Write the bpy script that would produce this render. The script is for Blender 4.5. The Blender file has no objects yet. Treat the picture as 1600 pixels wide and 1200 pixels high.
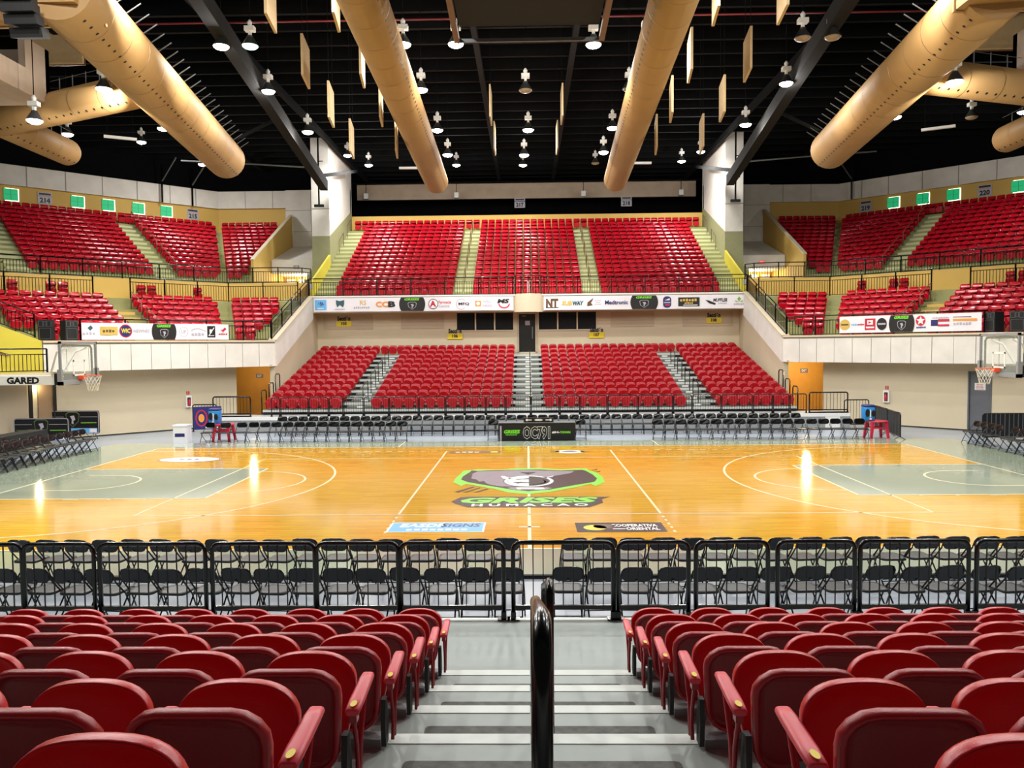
import bpy, math, random
import numpy as np
from mathutils import Vector, Matrix
random.seed(7)
S = bpy.context.scene
COL = S.collection
PI = math.pi

# ------------------------------------------------------------------ camera
cam_d = bpy.data.cameras.new('camera')
cam = bpy.data.objects.new('camera', cam_d)
COL.objects.link(cam)
cam_d.sensor_width = 36.0
cam_d.lens = 1238.8 / 1600 * 36.0
cam_d.clip_start = 0.05
cam_d.clip_end = 300
YAW, PITCH, ROLL = 0.019368, 0.048536, -0.008813
_f = Vector((-math.sin(YAW) * math.cos(PITCH), math.cos(YAW) * math.cos(PITCH), -math.sin(PITCH)))
_r = Vector((math.cos(YAW), math.sin(YAW), 0))
_u = _r.cross(_f)
_r2 = math.cos(ROLL) * _r + math.sin(ROLL) * _u
_u2 = -math.sin(ROLL) * _r + math.cos(ROLL) * _u
cam.matrix_world = Matrix((( _r2.x, _u2.x, -_f.x, -0.0206), (_r2.y, _u2.y, -_f.y, -22.185), (_r2.z, _u2.z, -_f.z, 3.797), (0, 0, 0, 1)))
S.camera = cam

# ------------------------------------------------------------------ world, exposure, light levels
w = bpy.data.worlds.new('arena_air')
S.world = w
w.use_nodes = True
w.node_tree.nodes['Background'].inputs[0].default_value = (1.0, 0.93, 0.82, 1)
w.node_tree.nodes['Background'].inputs[1].default_value = 0.05
S.view_settings.view_transform = 'Standard'
S.view_settings.look = 'None'
S.view_settings.gamma = 1
S.view_settings.use_curve_mapping = False
S.view_settings.exposure = 0.0
LAMP_W = 360.0
S.cycles.use_denoising = True
S.cycles.max_bounces = 6
S.cycles.diffuse_bounces = 4
S.cycles.glossy_bounces = 3
S.cycles.transparent_max_bounces = 8
S.cycles.sample_clamp_indirect = 2.5
S.cycles.caustics_reflective = False
S.cycles.caustics_refractive = False

# ------------------------------------------------------------------ materials
def lin(c):
    return tuple(((x / 255) / 12.92 if x / 255 <= 0.04045 else ((x / 255 + 0.055) / 1.055) ** 2.4) for x in c)

def M(name, rgb, rough=0.5, metal=0.0, var=0.06, scale=3.0, bump=0.0, bscale=40.0, coat=0.0, spec=0.5):
    m = bpy.data.materials.new(name)
    m.use_nodes = True
    nt = m.node_tree
    b = nt.nodes['Principled BSDF']
    c = lin(rgb)
    b.inputs['Roughness'].default_value = rough
    b.inputs['Metallic'].default_value = metal
    b.inputs['Specular IOR Level'].default_value = spec
    b.inputs['Coat Weight'].default_value = coat
    b.inputs['Coat Roughness'].default_value = 0.08
    tc = nt.nodes.new('ShaderNodeTexCoord')
    n = nt.nodes.new('ShaderNodeTexNoise')
    n.inputs['Scale'].default_value = scale
    n.inputs['Detail'].default_value = 4
    nt.links.new(tc.outputs['Object'], n.inputs['Vector'])
    r = nt.nodes.new('ShaderNodeValToRGB')
    r.color_ramp.elements[0].position = 0.3
    r.color_ramp.elements[1].position = 0.7
    r.color_ramp.elements[0].color = (*[x * (1 - var) for x in c], 1)
    r.color_ramp.elements[1].color = (*[min(1, x * (1 + var)) for x in c], 1)
    nt.links.new(n.outputs['Fac'], r.inputs['Fac'])
    nt.links.new(r.outputs['Color'], b.inputs['Base Color'])
    if bump:
        n2 = nt.nodes.new('ShaderNodeTexNoise')
        n2.inputs['Scale'].default_value = bscale
        nt.links.new(tc.outputs['Object'], n2.inputs['Vector'])
        bp = nt.nodes.new('ShaderNodeBump')
        bp.inputs['Strength'].default_value = bump
        bp.inputs['Distance'].default_value = 0.01
        nt.links.new(n2.outputs['Fac'], bp.inputs['Height'])
        nt.links.new(bp.outputs['Normal'], b.inputs['Normal'])
    return m

def ME(name, rgb, strength):
    m = bpy.data.materials.new(name)
    m.use_nodes = True
    b = m.node_tree.nodes['Principled BSDF']
    c = lin(rgb)
    b.inputs['Base Color'].default_value = (*c, 1)
    b.inputs['Emission Color'].default_value = (*c, 1)
    b.inputs['Emission Strength'].default_value = strength
    m.cycles.emission_sampling = 'NONE'
    return m

def wood_material():
    m = M('maple_court', (226, 172, 74), rough=0.12, var=0.05, scale=1.0, coat=0.3)
    nt = m.node_tree
    b = nt.nodes['Principled BSDF']
    tc = nt.nodes.new('ShaderNodeTexCoord')
    mp = nt.nodes.new('ShaderNodeMapping')
    mp.inputs['Scale'].default_value = (1, 1, 1)
    br = nt.nodes.new('ShaderNodeTexBrick')
    br.offset = 0.37
    br.inputs['Scale'].default_value = 1.0
    br.inputs['Brick Width'].default_value = 1.25
    br.inputs['Row Height'].default_value = 0.057
    br.inputs['Mortar Size'].default_value = 0.0018
    br.inputs['Color1'].default_value = (*lin((240, 190, 62)), 1)
    br.inputs['Color2'].default_value = (*lin((222, 164, 44)), 1)
    br.inputs['Mortar'].default_value = (*lin((196, 140, 56)), 1)
    nt.links.new(tc.outputs['Object'], mp.inputs['Vector'])
    nt.links.new(mp.outputs['Vector'], br.inputs['Vector'])
    n = nt.nodes.new('ShaderNodeTexNoise')
    n.inputs['Scale'].default_value = 2.2
    n.inputs['Detail'].default_value = 6
    mp2 = nt.nodes.new('ShaderNodeMapping')
    mp2.inputs['Scale'].default_value = (0.6, 7, 1)
    nt.links.new(tc.outputs['Object'], mp2.inputs['Vector'])
    nt.links.new(mp2.outputs['Vector'], n.inputs['Vector'])
    mx = nt.nodes.new('ShaderNodeMix')
    mx.data_type = 'RGBA'
    mx.blend_type = 'MULTIPLY'
    mx.inputs[0].default_value = 0.5
    rp = nt.nodes.new('ShaderNodeValToRGB')
    rp.color_ramp.elements[0].position = 0.35
    rp.color_ramp.elements[0].color = (0.74, 0.64, 0.44, 1)
    rp.color_ramp.elements[1].position = 0.62
    rp.color_ramp.elements[1].color = (1, 1, 1, 1)
    nt.links.new(n.outputs['Fac'], rp.inputs['Fac'])
    nt.links.new(br.outputs['Color'], mx.inputs[6])
    nt.links.new(rp.outputs['Color'], mx.inputs[7])
    nt.links.new(mx.outputs[2], b.inputs['Base Color'])
    return m

def concrete_material(name, rgb):
    m = M(name, rgb, rough=0.85, var=0.07, scale=1.3, bump=0.25, bscale=30)
    return m

def glass_material(name, tint, alpha):
    m = bpy.data.materials.new(name)
    m.use_nodes = True
    nt = m.node_tree
    b = nt.nodes['Principled BSDF']
    b.inputs['Base Color'].default_value = (*tint, 1)
    b.inputs['Roughness'].default_value = 0.03
    tr = nt.nodes.new('ShaderNodeBsdfTransparent')
    mx = nt.nodes.new('ShaderNodeMixShader')
    n = nt.nodes.new('ShaderNodeTexNoise')
    n.inputs['Scale'].default_value = 2
    rp = nt.nodes.new('ShaderNodeValToRGB')
    rp.color_ramp.elements[0].color = (alpha * 0.8,) * 3 + (1,)
    rp.color_ramp.elements[1].color = (alpha * 1.2,) * 3 + (1,)
    nt.links.new(n.outputs['Fac'], rp.inputs['Fac'])
    nt.links.new(rp.outputs['Color'], mx.inputs[0])
    nt.links.new(tr.outputs[0], mx.inputs[1])
    nt.links.new(b.outputs[0], mx.inputs[2])
    nt.links.new(mx.outputs[0], nt.nodes['Material Output'].inputs[0])
    return m

RED = M('red_seat_plastic', (192, 14, 28), rough=0.33, var=0.05, scale=2, bump=0.08, bscale=220)
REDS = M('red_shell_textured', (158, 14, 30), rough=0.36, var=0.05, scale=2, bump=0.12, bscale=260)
REDK = M('shaded_red_shell_rear', (122, 10, 24), rough=0.4, var=0.06, scale=2, bump=0.15, bscale=260)  # red darkened so the unlit rear side carries its shade in colour
REDA = M('highlit_red_arm_plastic', (216, 62, 76), rough=0.4, var=0.04, scale=3, bump=0.08, bscale=260)  # red lightened: overhead light on the armrests is put into the colour
FSTEP = M('shaded_far_stand_tread', (112, 116, 112), rough=0.7, var=0.1, scale=3)  # grey darkened to hold the shade the seats throw on the steps
RISER = M('shaded_yellow_green_riser', (150, 150, 100), rough=0.75, var=0.05)  # yellow-green paint, deepened to put the step shading into the colour
REDB = M('red_bowl_plastic', (180, 12, 32), rough=0.22, var=0.06, scale=1.5)
REDM = M('red_enamel_metal', (150, 16, 28), rough=0.3)
BLK = M('black_enamel', (6, 7, 8), rough=0.2, var=0.2)
BLKM = M('black_matt', (14, 14, 15), rough=0.7, var=0.2)
CHAIRV = M('black_chair_vinyl', (22, 24, 24), rough=0.38, var=0.15, scale=6)
RUB = M('dark_rubber', (24, 30, 29), rough=0.6, var=0.15)
GREYM = M('grey_metal', (120, 124, 126), rough=0.4, metal=0.6)
ALU = M('aluminium_nosing', (204, 212, 206), rough=0.4, var=0.04)
DECK = M('grey_deck', (158, 168, 164), rough=0.55, var=0.06, scale=2.5)
DECKD = M('dark_tread_grit', (104, 106, 102), rough=0.9, var=0.25, scale=14, bump=0.4, bscale=300)
CONC = concrete_material('pale_concrete_panel', (222, 218, 210))
CONCG = concrete_material('pinkish_gallery_concrete', (178, 158, 138))
CONCD = concrete_material('grey_concrete', (150, 148, 138))
CREAM = M('cream_paint', (208, 194, 166), rough=0.7, var=0.03, scale=0.8)
CREAMD = M('cream_panel_paint', (190, 173, 148), rough=0.7, var=0.03, scale=0.8)
YEL = M('ochre_wall_paint', (206, 170, 88), rough=0.7, var=0.04, scale=0.7)
LIME = M('lime_yellow_paint', (205, 190, 60), rough=0.65, var=0.04, scale=0.7)
STEP = M('pale_step_paint', (196, 198, 156), rough=0.75, var=0.05, scale=1.5)
SAGE = M('sage_paint', (150, 150, 112), rough=0.7, var=0.04)
ORG = M('orange_corridor_paint', (226, 160, 66), rough=0.6, var=0.04)
ROOFB = M('roof_black', (4, 4, 5), rough=0.8, var=0.2)
CEIL = M('black_roof_deck', (5, 6, 9), rough=0.9, var=0.25, scale=0.5, spec=0.1)
STEEL = M('black_roof_steel', (5, 6, 8), rough=0.8, var=0.2, spec=0.15)
GIRD = M('grey_girder_paint', (26, 25, 24), rough=0.9, var=0.1, spec=0.2)
DUCT = M('tan_duct_paint', (164, 128, 78), rough=0.6, var=0.05, scale=0.8)
BAFF = M('tan_baffle_cloth', (196, 170, 128), rough=0.9, var=0.06, scale=5)
FLOOR = M('grey_blue_floor_paint', (156, 165, 176), rough=0.3, var=0.05, scale=0.6)
BORD = M('sage_court_border', (160, 172, 152), rough=0.12, var=0.04, scale=0.8, coat=0.3)
WOOD = wood_material()
LINEW = M('white_court_line', (238, 232, 196), rough=0.2, var=0.03)
WHITE = M('white_vinyl', (232, 230, 236), rough=0.6, var=0.03, scale=2)
WHT = M('white_plain', (236, 236, 232), rough=0.5, var=0.02)
INK = M('black_print', (14, 14, 15), rough=0.5, var=0.1)
GRN = M('lime_print', (120, 222, 46), rough=0.35, var=0.03)
HEADD = M('charcoal_print', (58, 52, 56), rough=0.25, var=0.06)
HEADG = M('grey_print', (150, 142, 152), rough=0.25, var=0.05)
SKYB = M('sky_blue_print', (104, 176, 232), rough=0.4, var=0.03)
NAVY = M('navy_print', (38, 40, 104), rough=0.4, var=0.05)
CRIM = M('crimson_print', (196, 34, 62), rough=0.4, var=0.05)
PALEG = M('pale_grey_print', (178, 172, 184), rough=0.5, var=0.04)
GOLD = M('gold_print', (206, 174, 84), rough=0.5, var=0.06)
OCHP = M('orange_print', (232, 150, 60), rough=0.5, var=0.05)
TEALP = M('teal_print', (40, 84, 92), rough=0.5, var=0.05)
OLIVE = M('olive_print', (96, 112, 60), rough=0.5)
LEAF = M('leaf_green_print', (120, 176, 60), rough=0.5, var=0.06)
BRNP = M('brown_print', (96, 70, 48), rough=0.4, var=0.06)
YELP = M('yellow_sign_paint', (226, 200, 30), rough=0.5, var=0.03)
REDP = M('red_table_plastic', (200, 36, 66), rough=0.35, var=0.05)
BLUEP = M('blue_cooler_plastic', (36, 140, 220), rough=0.4, var=0.05)
RIMO = M('orange_rim_enamel', (232, 84, 36), rough=0.35)
NET = M('white_net_cord', (232, 228, 214), rough=0.8)
PADG = M('grey_pad', (138, 142, 146), rough=0.5)
GLASS = glass_material('backboard_glass', (0.75, 0.85, 0.8), 0.16)
DGLASS = glass_material('dark_window_glass', (0.02, 0.022, 0.024), 0.9)
DOORB = M('black_door_paint', (26, 27, 26), rough=0.35, var=0.1)
DOORG = M('grey_door_paint', (98, 100, 106), rough=0.45)
DOORT = M('brown_door_paint', (150, 122, 92), rough=0.5)
GREENW = ME('green_window_light', (20, 176, 112), 0.55)
DAYL = ME('daylight_gap', (255, 252, 235), 3.0)
EXITR = ME('exit_sign_red', (240, 60, 70), 1.2)
GLOW = ME('lamp_glow', (255, 252, 245), 18.0)
GLOWG = ME('lamp_glow_green', (150, 255, 210), 4.0)
REFL = M('lamp_reflector_dark', (70, 72, 70), rough=0.35, metal=0.5)
OFFL = M('lamp_lens_off', (150, 130, 104), rough=0.4)
M_BROWN = M('brown_pipe', (112, 84, 58), rough=0.5)
PIPE = M('red_pipe', (110, 24, 30), rough=0.5)

# ------------------------------------------------------------------ mesh helpers
class MB:
    def __init__(s):
        s.v = []; s.f = []; s.m = []; s.sm = []
    def add(s, vs, fs, m=0, smooth=False):
        o = len(s.v)
        s.v.extend([tuple(p) for p in vs])
        for f in fs:
            s.f.append([i + o for i in f]); s.m.append(m); s.sm.append(smooth)
        return s
    def hexa(s, p, m=0):
        return s.add(p, [(3, 2, 1, 0), (4, 5, 6, 7), (0, 1, 5, 4), (1, 2, 6, 5), (2, 3, 7, 6), (3, 0, 4, 7)], m)
    def stair(s, x0, x1, y0, y1, z0, z1):
        """box whose faces take slot 1, except the top (slot 0)"""
        p = [(x0, y0, z0), (x1, y0, z0), (x1, y1, z0), (x0, y1, z0), (x0, y0, z1), (x1, y0, z1), (x1, y1, z1), (x0, y1, z1)]
        return s.stairp(p)
    def stairp(s, p):
        s.add(p, [(4, 5, 6, 7)], 0)
        return s.add(p, [(3, 2, 1, 0), (0, 1, 5, 4), (1, 2, 6, 5), (2, 3, 7, 6), (3, 0, 4, 7)], 1)
    def box(s, x0, x1, y0, y1, z0, z1, m=0):
        return s.hexa([(x0, y0, z0), (x1, y0, z0), (x1, y1, z0), (x0, y1, z0), (x0, y0, z1), (x1, y0, z1), (x1, y1, z1), (x0, y1, z1)], m)
    def bar(s, a, b, w, h=None, m=0):
        h = h or w
        a = Vector(a); b = Vector(b); d = (b - a).normalized()
        up = Vector((0, 0, 1)) if abs(d.z) < 0.95 else Vector((0, 1, 0))
        r = d.cross(up).normalized(); u = r.cross(d)
        r *= w / 2; u *= h / 2
        return s.hexa([a - r - u, a + r - u, b + r - u, b - r - u, a - r + u, a + r + u, b + r + u, b - r + u], m)
    def tube(s, pts, r, n=6, m=0, closed=False):
        pts = [Vector(p) for p in pts]; k = len(pts); rings = []
        ref = None
        for i, p in enumerate(pts):
            if closed:
                d = (pts[(i + 1) % k] - pts[i - 1]).normalized()
            else:
                d = (pts[min(i + 1, k - 1)] - pts[max(i - 1, 0)]).normalized()
            if ref is None:
                ref = d.orthogonal().normalized()
            ref = (ref - d * ref.dot(d)).normalized()
            q = d.cross(ref)
            rings.append([p + r * (math.cos(2 * PI * j / n) * ref + math.sin(2 * PI * j / n) * q) for j in range(n)])
        return s.rings(rings, m, not closed, not closed, True, closed)
    def rings(s, rings, m=0, cap0=False, cap1=False, smooth=True, loop=False, closed=True):
        n = len(rings[0]); o = len(s.v); k = len(rings)
        for R in rings:
            s.v.extend([tuple(p) for p in R])
        for i in range(k if loop else k - 1):
            i2 = (i + 1) % k
            for j in range(n if closed else n - 1):
                j2 = (j + 1) % n
                s.f.append([o + i * n + j, o + i * n + j2, o + i2 * n + j2, o + i2 * n + j]); s.m.append(m); s.sm.append(smooth)
        if cap0:
            s.f.append([o + j for j in range(n)][::-1]); s.m.append(m); s.sm.append(False)
        if cap1:
            s.f.append([o + (k - 1) * n + j for j in range(n)]); s.m.append(m); s.sm.append(False)
        return s
    def lathe(s, prof, n=12, c=(0, 0, 0), m=0, cap0=False, cap1=False):
        return s.rings([[(c[0] + r * math.cos(2 * PI * j / n), c[1] + r * math.sin(2 * PI * j / n), c[2] + z) for j in range(n)] for r, z in prof], m, cap0, cap1)
    def prism(s, lo, hi, m=0):
        n = len(lo)
        return s.add(list(lo) + list(hi), [list(range(n))[::-1], list(range(n, 2 * n))] + [(j, (j + 1) % n, n + (j + 1) % n, n + j) for j in range(n)], m)
    def poly(s, pts, m=0):
        return s.add(pts, [list(range(len(pts)))], m)
    def mesh(s, name, mats):
        me = bpy.data.meshes.new(name)
        me.from_pydata(s.v, [], s.f)
        for x in (mats if isinstance(mats, (list, tuple)) else [mats]):
            me.materials.append(x)
        me.polygons.foreach_set('material_index', s.m)
        me.polygons.foreach_set('use_smooth', s.sm)
        me.update()
        return me

def ob(name, me, parent=None, mats=None, loc=None, rotz=0.0, label=None, cat=None, group=None, kind=None):
    if isinstance(me, MB):
        me = me.mesh(name, mats)
    o = bpy.data.objects.new(name, me)
    COL.objects.link(o)
    if parent:
        o.parent = parent
    if loc is not None:
        o.location = loc
    o.rotation_euler = (0, 0, rotz)
    tag(o, label, cat, group, kind)
    return o

def tag(o, label=None, cat=None, group=None, kind=None):
    if label: o['label'] = label
    if cat: o['category'] = cat
    if group: o['group'] = group
    if kind: o['kind'] = kind
    return o

def thing(name, label, cat, loc=(0, 0, 0), rotz=0.0, group=None, kind=None):
    o = bpy.data.objects.new(name, None)
    COL.objects.link(o)
    o.empty_display_size = 0.1
    o.location = loc; o.rotation_euler = (0, 0, rotz)
    return tag(o, label, cat, group, kind)

def struct(name, mb, mats, parent=None, label=None):
    o = ob(name, mb, parent, mats)
    if not parent: o['kind'] = 'structure'
    if label: o['label'] = label
    return o

def dup(root, loc, rotz, label, group=None):
    r = root.copy(); COL.objects.link(r)
    r.location = loc; r.rotation_euler = (0, 0, rotz)
    r['label'] = label
    if group: r['group'] = group
    for ch in root.children:
        c = ch.copy(); COL.objects.link(c); c.parent = r
        for g in ch.children:
            d = g.copy(); COL.objects.link(d); d.parent = c
    return r

def rrect(w, h, r, n=4, cx=0, cy=0):
    """rounded rectangle outline, counter-clockwise"""
    out = []
    for sx, sy, a0 in ((1, -1, -PI / 2), (1, 1, 0), (-1, 1, PI / 2), (-1, -1, PI)):
        for i in range(n + 1):
            a = a0 + PI / 2 * i / n
            out.append((cx + sx * (w / 2 - r) + r * math.cos(a), cy + sy * (h / 2 - r) + r * math.sin(a)))
    return out

def ell(cx, cy, rx, ry, n=28, a0=0, a1=2 * PI):
    full = abs(a1 - a0 - 2 * PI) < 1e-6
    return [(cx + rx * math.cos(a0 + (a1 - a0) * i / (n if full else n - 1)), cy + ry * math.sin(a0 + (a1 - a0) * i / (n if full else n - 1))) for i in range(n)]

_txt = {}
def text_geo(s, bold=0.0):
    """outline mesh of a string in the built-in font, scaled to a unit box: verts (x 0..1, y 0..1), faces, aspect"""
    if (s, bold) in _txt: return _txt[(s, bold)]
    cu = bpy.data.curves.new('lettering', 'FONT')
    cu.body = s; cu.size = 1; cu.resolution_u = 2; cu.offset = bold
    o = bpy.data.objects.new('lettering', cu)
    COL.objects.link(o)
    dg = bpy.context.evaluated_depsgraph_get()
    me = bpy.data.meshes.new_from_object(o.evaluated_get(dg))
    vs = [(v.co.x, v.co.y) for v in me.vertices]; fs = [list(p.vertices) for p in me.polygons]
    bpy.data.objects.remove(o); bpy.data.meshes.remove(me); bpy.data.curves.remove(cu)
    if bold:
        x0, x1, y0, y1 = text_geo(s, 0.0)[2]
    else:
        x0 = min(v[0] for v in vs); x1 = max(v[0] for v in vs); y0 = min(v[1] for v in vs); y1 = max(v[1] for v in vs)
    g = ([((x - x0) / (x1 - x0), (y - y0) / (y1 - y0)) for x, y in vs], fs, (x0, x1, y0, y1))
    _txt[(s, bold)] = g
    return g

class Decal:
    """flat print: layers of thin coloured shapes on a plane (origin o, unit axes u, v; each layer a hair prouder along n)"""
    def __init__(s, o, u, v, step=0.002, base=0.003):
        s.o = Vector(o); s.u = Vector(u).normalized(); s.v = Vector(v).normalized(); s.n = s.u.cross(s.v)
        s.mb = MB(); s.mats = []; s.k = 0; s.step = step; s.base = base
    def mi(s, mat):
        if mat not in s.mats: s.mats.append(mat)
        return s.mats.index(mat)
    def P(s, p):
        return s.o + s.u * p[0] + s.v * p[1] + s.n * (s.base + s.k * s.step)
    def up(s):
        s.k += 1; return s
    def poly(s, pts, mat):
        s.mb.poly([s.P(p) for p in pts], s.mi(mat)); return s
    def rect(s, x0, x1, y0, y1, mat):
        return s.poly([(x0, y0), (x1, y0), (x1, y1), (x0, y1)], mat)
    def disc(s, cx, cy, rx, ry, mat, n=24):
        return s.poly(ell(cx, cy, rx, ry, n), mat)
    def band(s, pts, w, mat, closed=False):
        """stroke along a 2D path"""
        k = len(pts); L = []; R = []
        for i, p in enumerate(pts):
            if closed: a, b = pts[i - 1], pts[(i + 1) % k]
            else: a, b = pts[max(i - 1, 0)], pts[min(i + 1, k - 1)]
            dx, dy = b[0] - a[0], b[1] - a[1]; l = math.hypot(dx, dy) or 1
            L.append((p[0] - dy / l * w / 2, p[1] + dx / l * w / 2)); R.append((p[0] + dy / l * w / 2, p[1] - dx / l * w / 2))
        for i in range(k if closed else k - 1):
            j = (i + 1) % k
            s.poly([R[i], R[j], L[j], L[i]], mat)
        return s
    def text(s, t, x, y, wd, ht, mat, shear=0.0, bold=0.02):
        vs, fs, _ = text_geo(t, bold)
        s.mb.add([s.P((x + a * wd + shear * b * ht, y + b * ht)) for a, b in vs], fs, s.mi(mat)); return s
    def dashes(s, x, y, wd, ht, mat, shear=0.0, bold=0.0):
        """print too small to read in the photograph: a row of letter-sized strokes"""
        n = max(3, int(wd / (ht * 0.9))); st = wd / n
        for i in range(n):
            s.rect(x + st * i, x + st * (i + 0.72), y + ht * 0.1 * (i % 2), y + ht * (0.8 + 0.1 * (i % 3)), mat)
        return s
    def make(s, name, parent, label=None):
        o = ob(name, s.mb, parent, s.mats)
        if label: o['label'] = label
        return o

ORD = ['first', 'second', 'third', 'fourth', 'fifth', 'sixth', 'seventh', 'eighth', 'ninth', 'tenth', 'eleventh', 'twelfth', 'thirteenth', 'fourteenth', 'fifteenth', 'sixteenth', 'seventeenth', 'eighteenth', 'nineteenth', 'twentieth'] + \
      ['twenty-' + x for x in ('first', 'second', 'third', 'fourth', 'fifth', 'sixth', 'seventh', 'eighth', 'ninth')] + ['thirtieth'] + ['thirty-' + x for x in ('first', 'second', 'third', 'fourth', 'fifth', 'sixth', 'seventh', 'eighth', 'ninth')] + ['fortieth'] + ['forty-' + x for x in ('first', 'second', 'third', 'fourth', 'fifth')]
SIDE = {-1: 'left', 1: 'right'}
# ================================================================== setting
R2 = math.sqrt(2)
def xb(Yr):
    """half width at which a row turns from facing the far side to facing the corner"""
    return 20.0 + (Yr - 30.1) * 0.4142
def dp(sd, Yr, a, z=0.0):
    """point on a corner (45 degree) row: a runs along the row"""
    n = xb(Yr) + Yr
    return (sd * (n + R2 * a) / 2, (n - R2 * a) / 2, z)
def ac(Yr):
    return (xb(Yr) - Yr) / R2
def diag_n(sd, n, a, z):
    return (sd * (n + R2 * a) / 2, (n - R2 * a) / 2, z)

struct('floor', MB().box(-34, 34, -30, 46, -0.30, -0.06), FLOOR)
ceil = struct('ceiling', MB().box(-34, 34, -26, 48, 18.2, 18.5), CEIL)
jo = MB().box(-34, 34, -0.09, 0.09, 0, 0.55).mesh('joist', STEEL)
for k in range(30):
    ob('joist', jo, ceil, loc=(0, -8 + 1.75 * k, 17.6))
pur = MB().box(-0.12, 0.12, -20, 46, 0, 0.35).mesh('purlin', STEEL)
for x in (-20, -13, -6.6, -2.2, 2.2, 6.6, 13, 20):
    ob('purlin', pur, ceil, loc=(x, 0, 17.2))

# ---- court
court = struct('court_floor', MB().box(-16.6, 16.6, -9.18, 9.18, -0.06, 0.0), BORD)
ob('rubber_edge', MB().box(-16.6, 16.6, -9.26, -9.18, -0.10, 0.001), court, BLKM)
hw = MB(); hw.box(-14, 14, -7.5, 7.5, 0.0005, 0.002)
ob('hardwood', hw, court, WOOD)
for sd in (-1, 1):
    k = MB()
    x0, x1 = sorted((sd * 14, sd * 8.2))
    k.box(x0, x1, -2.45, 2.45, 0.002, 0.0035)
    ob('painted_lane', k, court, BORD)
LW = 0.065
def line(d, w=LW):
    dd = Decal((0, 0, 0), (1, 0, 0), (0, 1, 0), base=0.005)
    dd.band(d, w, LINEW)
    dd.make('line_marking', court)
for y in (-7.53, 7.53): line([(-14.06, y), (14.06, y)], 0.07)
for x in (-14.03, 14.03): line([(x, -7.56), (x, 7.56)], 0.07)
line([(0, -7.5), (0, 7.5)], 0.07)
for y in (-4.5, 4.5): line([(-9, y), (9, y)], 0.05)
for x in (-9, 9): line([(x, -4.5), (x, 4.5)], 0.05)
for x in (-2.95, 2.95):
    line([(x, -4.5), (x, 6.3)], 0.055)
    for j in range(5):
        line([(x, -4.75 - 0.34 * j), (x, -4.9 - 0.34 * j)], 0.055)
line([(-0.22, -5.75), (0.22, -5.75)], 0.09)
for sd in (-1, 1):
    for j in range(14):
        line([(sd * (3.3 + 0.41 * j), 6.3), (sd * (3.5 + 0.41 * j), 6.3)], 0.06)
for sd in (-1, 1):
    for y in (-2.45, 2.45): line([(sd * 14, y), (sd * 8.2, y)])
    line([(sd * 8.2, -2.45), (sd * 8.2, 2.45)])
    line([(sd * (8.2 - 1.8 * math.cos(t)), 1.8 * math.sin(t)) for t in [PI * (i / 24 - 0.5) for i in range(25)]])
    line([(sd * 13.2, 1.25)] + [(sd * (12.425 - 1.25 * math.cos(t)), 1.25 * math.sin(t)) for t in [PI * (0.5 - i / 20) for i in range(21)]] + [(sd * 13.2, -1.25)])
    am = math.asin(6.6 / 6.75)
    arc = [(sd * (12.425 - 6.75 * math.cos(t)), 6.75 * math.sin(t)) for t in [am - 2 * am * i / 60 for i in range(61)]]
    line([(sd * 14, 6.6)] + arc + [(sd * 14, -6.6)])
    for x, l in ((-11.6, 0.4), (-10.6, 0.1), (-9.7, 0.1)):
        for y in (-2.5, 2.5): line([(sd * (-x) - l / 2, y), (sd * (-x) + l / 2, y)], 0.1)
    line([(sd * 4.9, 7.56), (sd * 4.9, 9.1)], 0.05)

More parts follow.
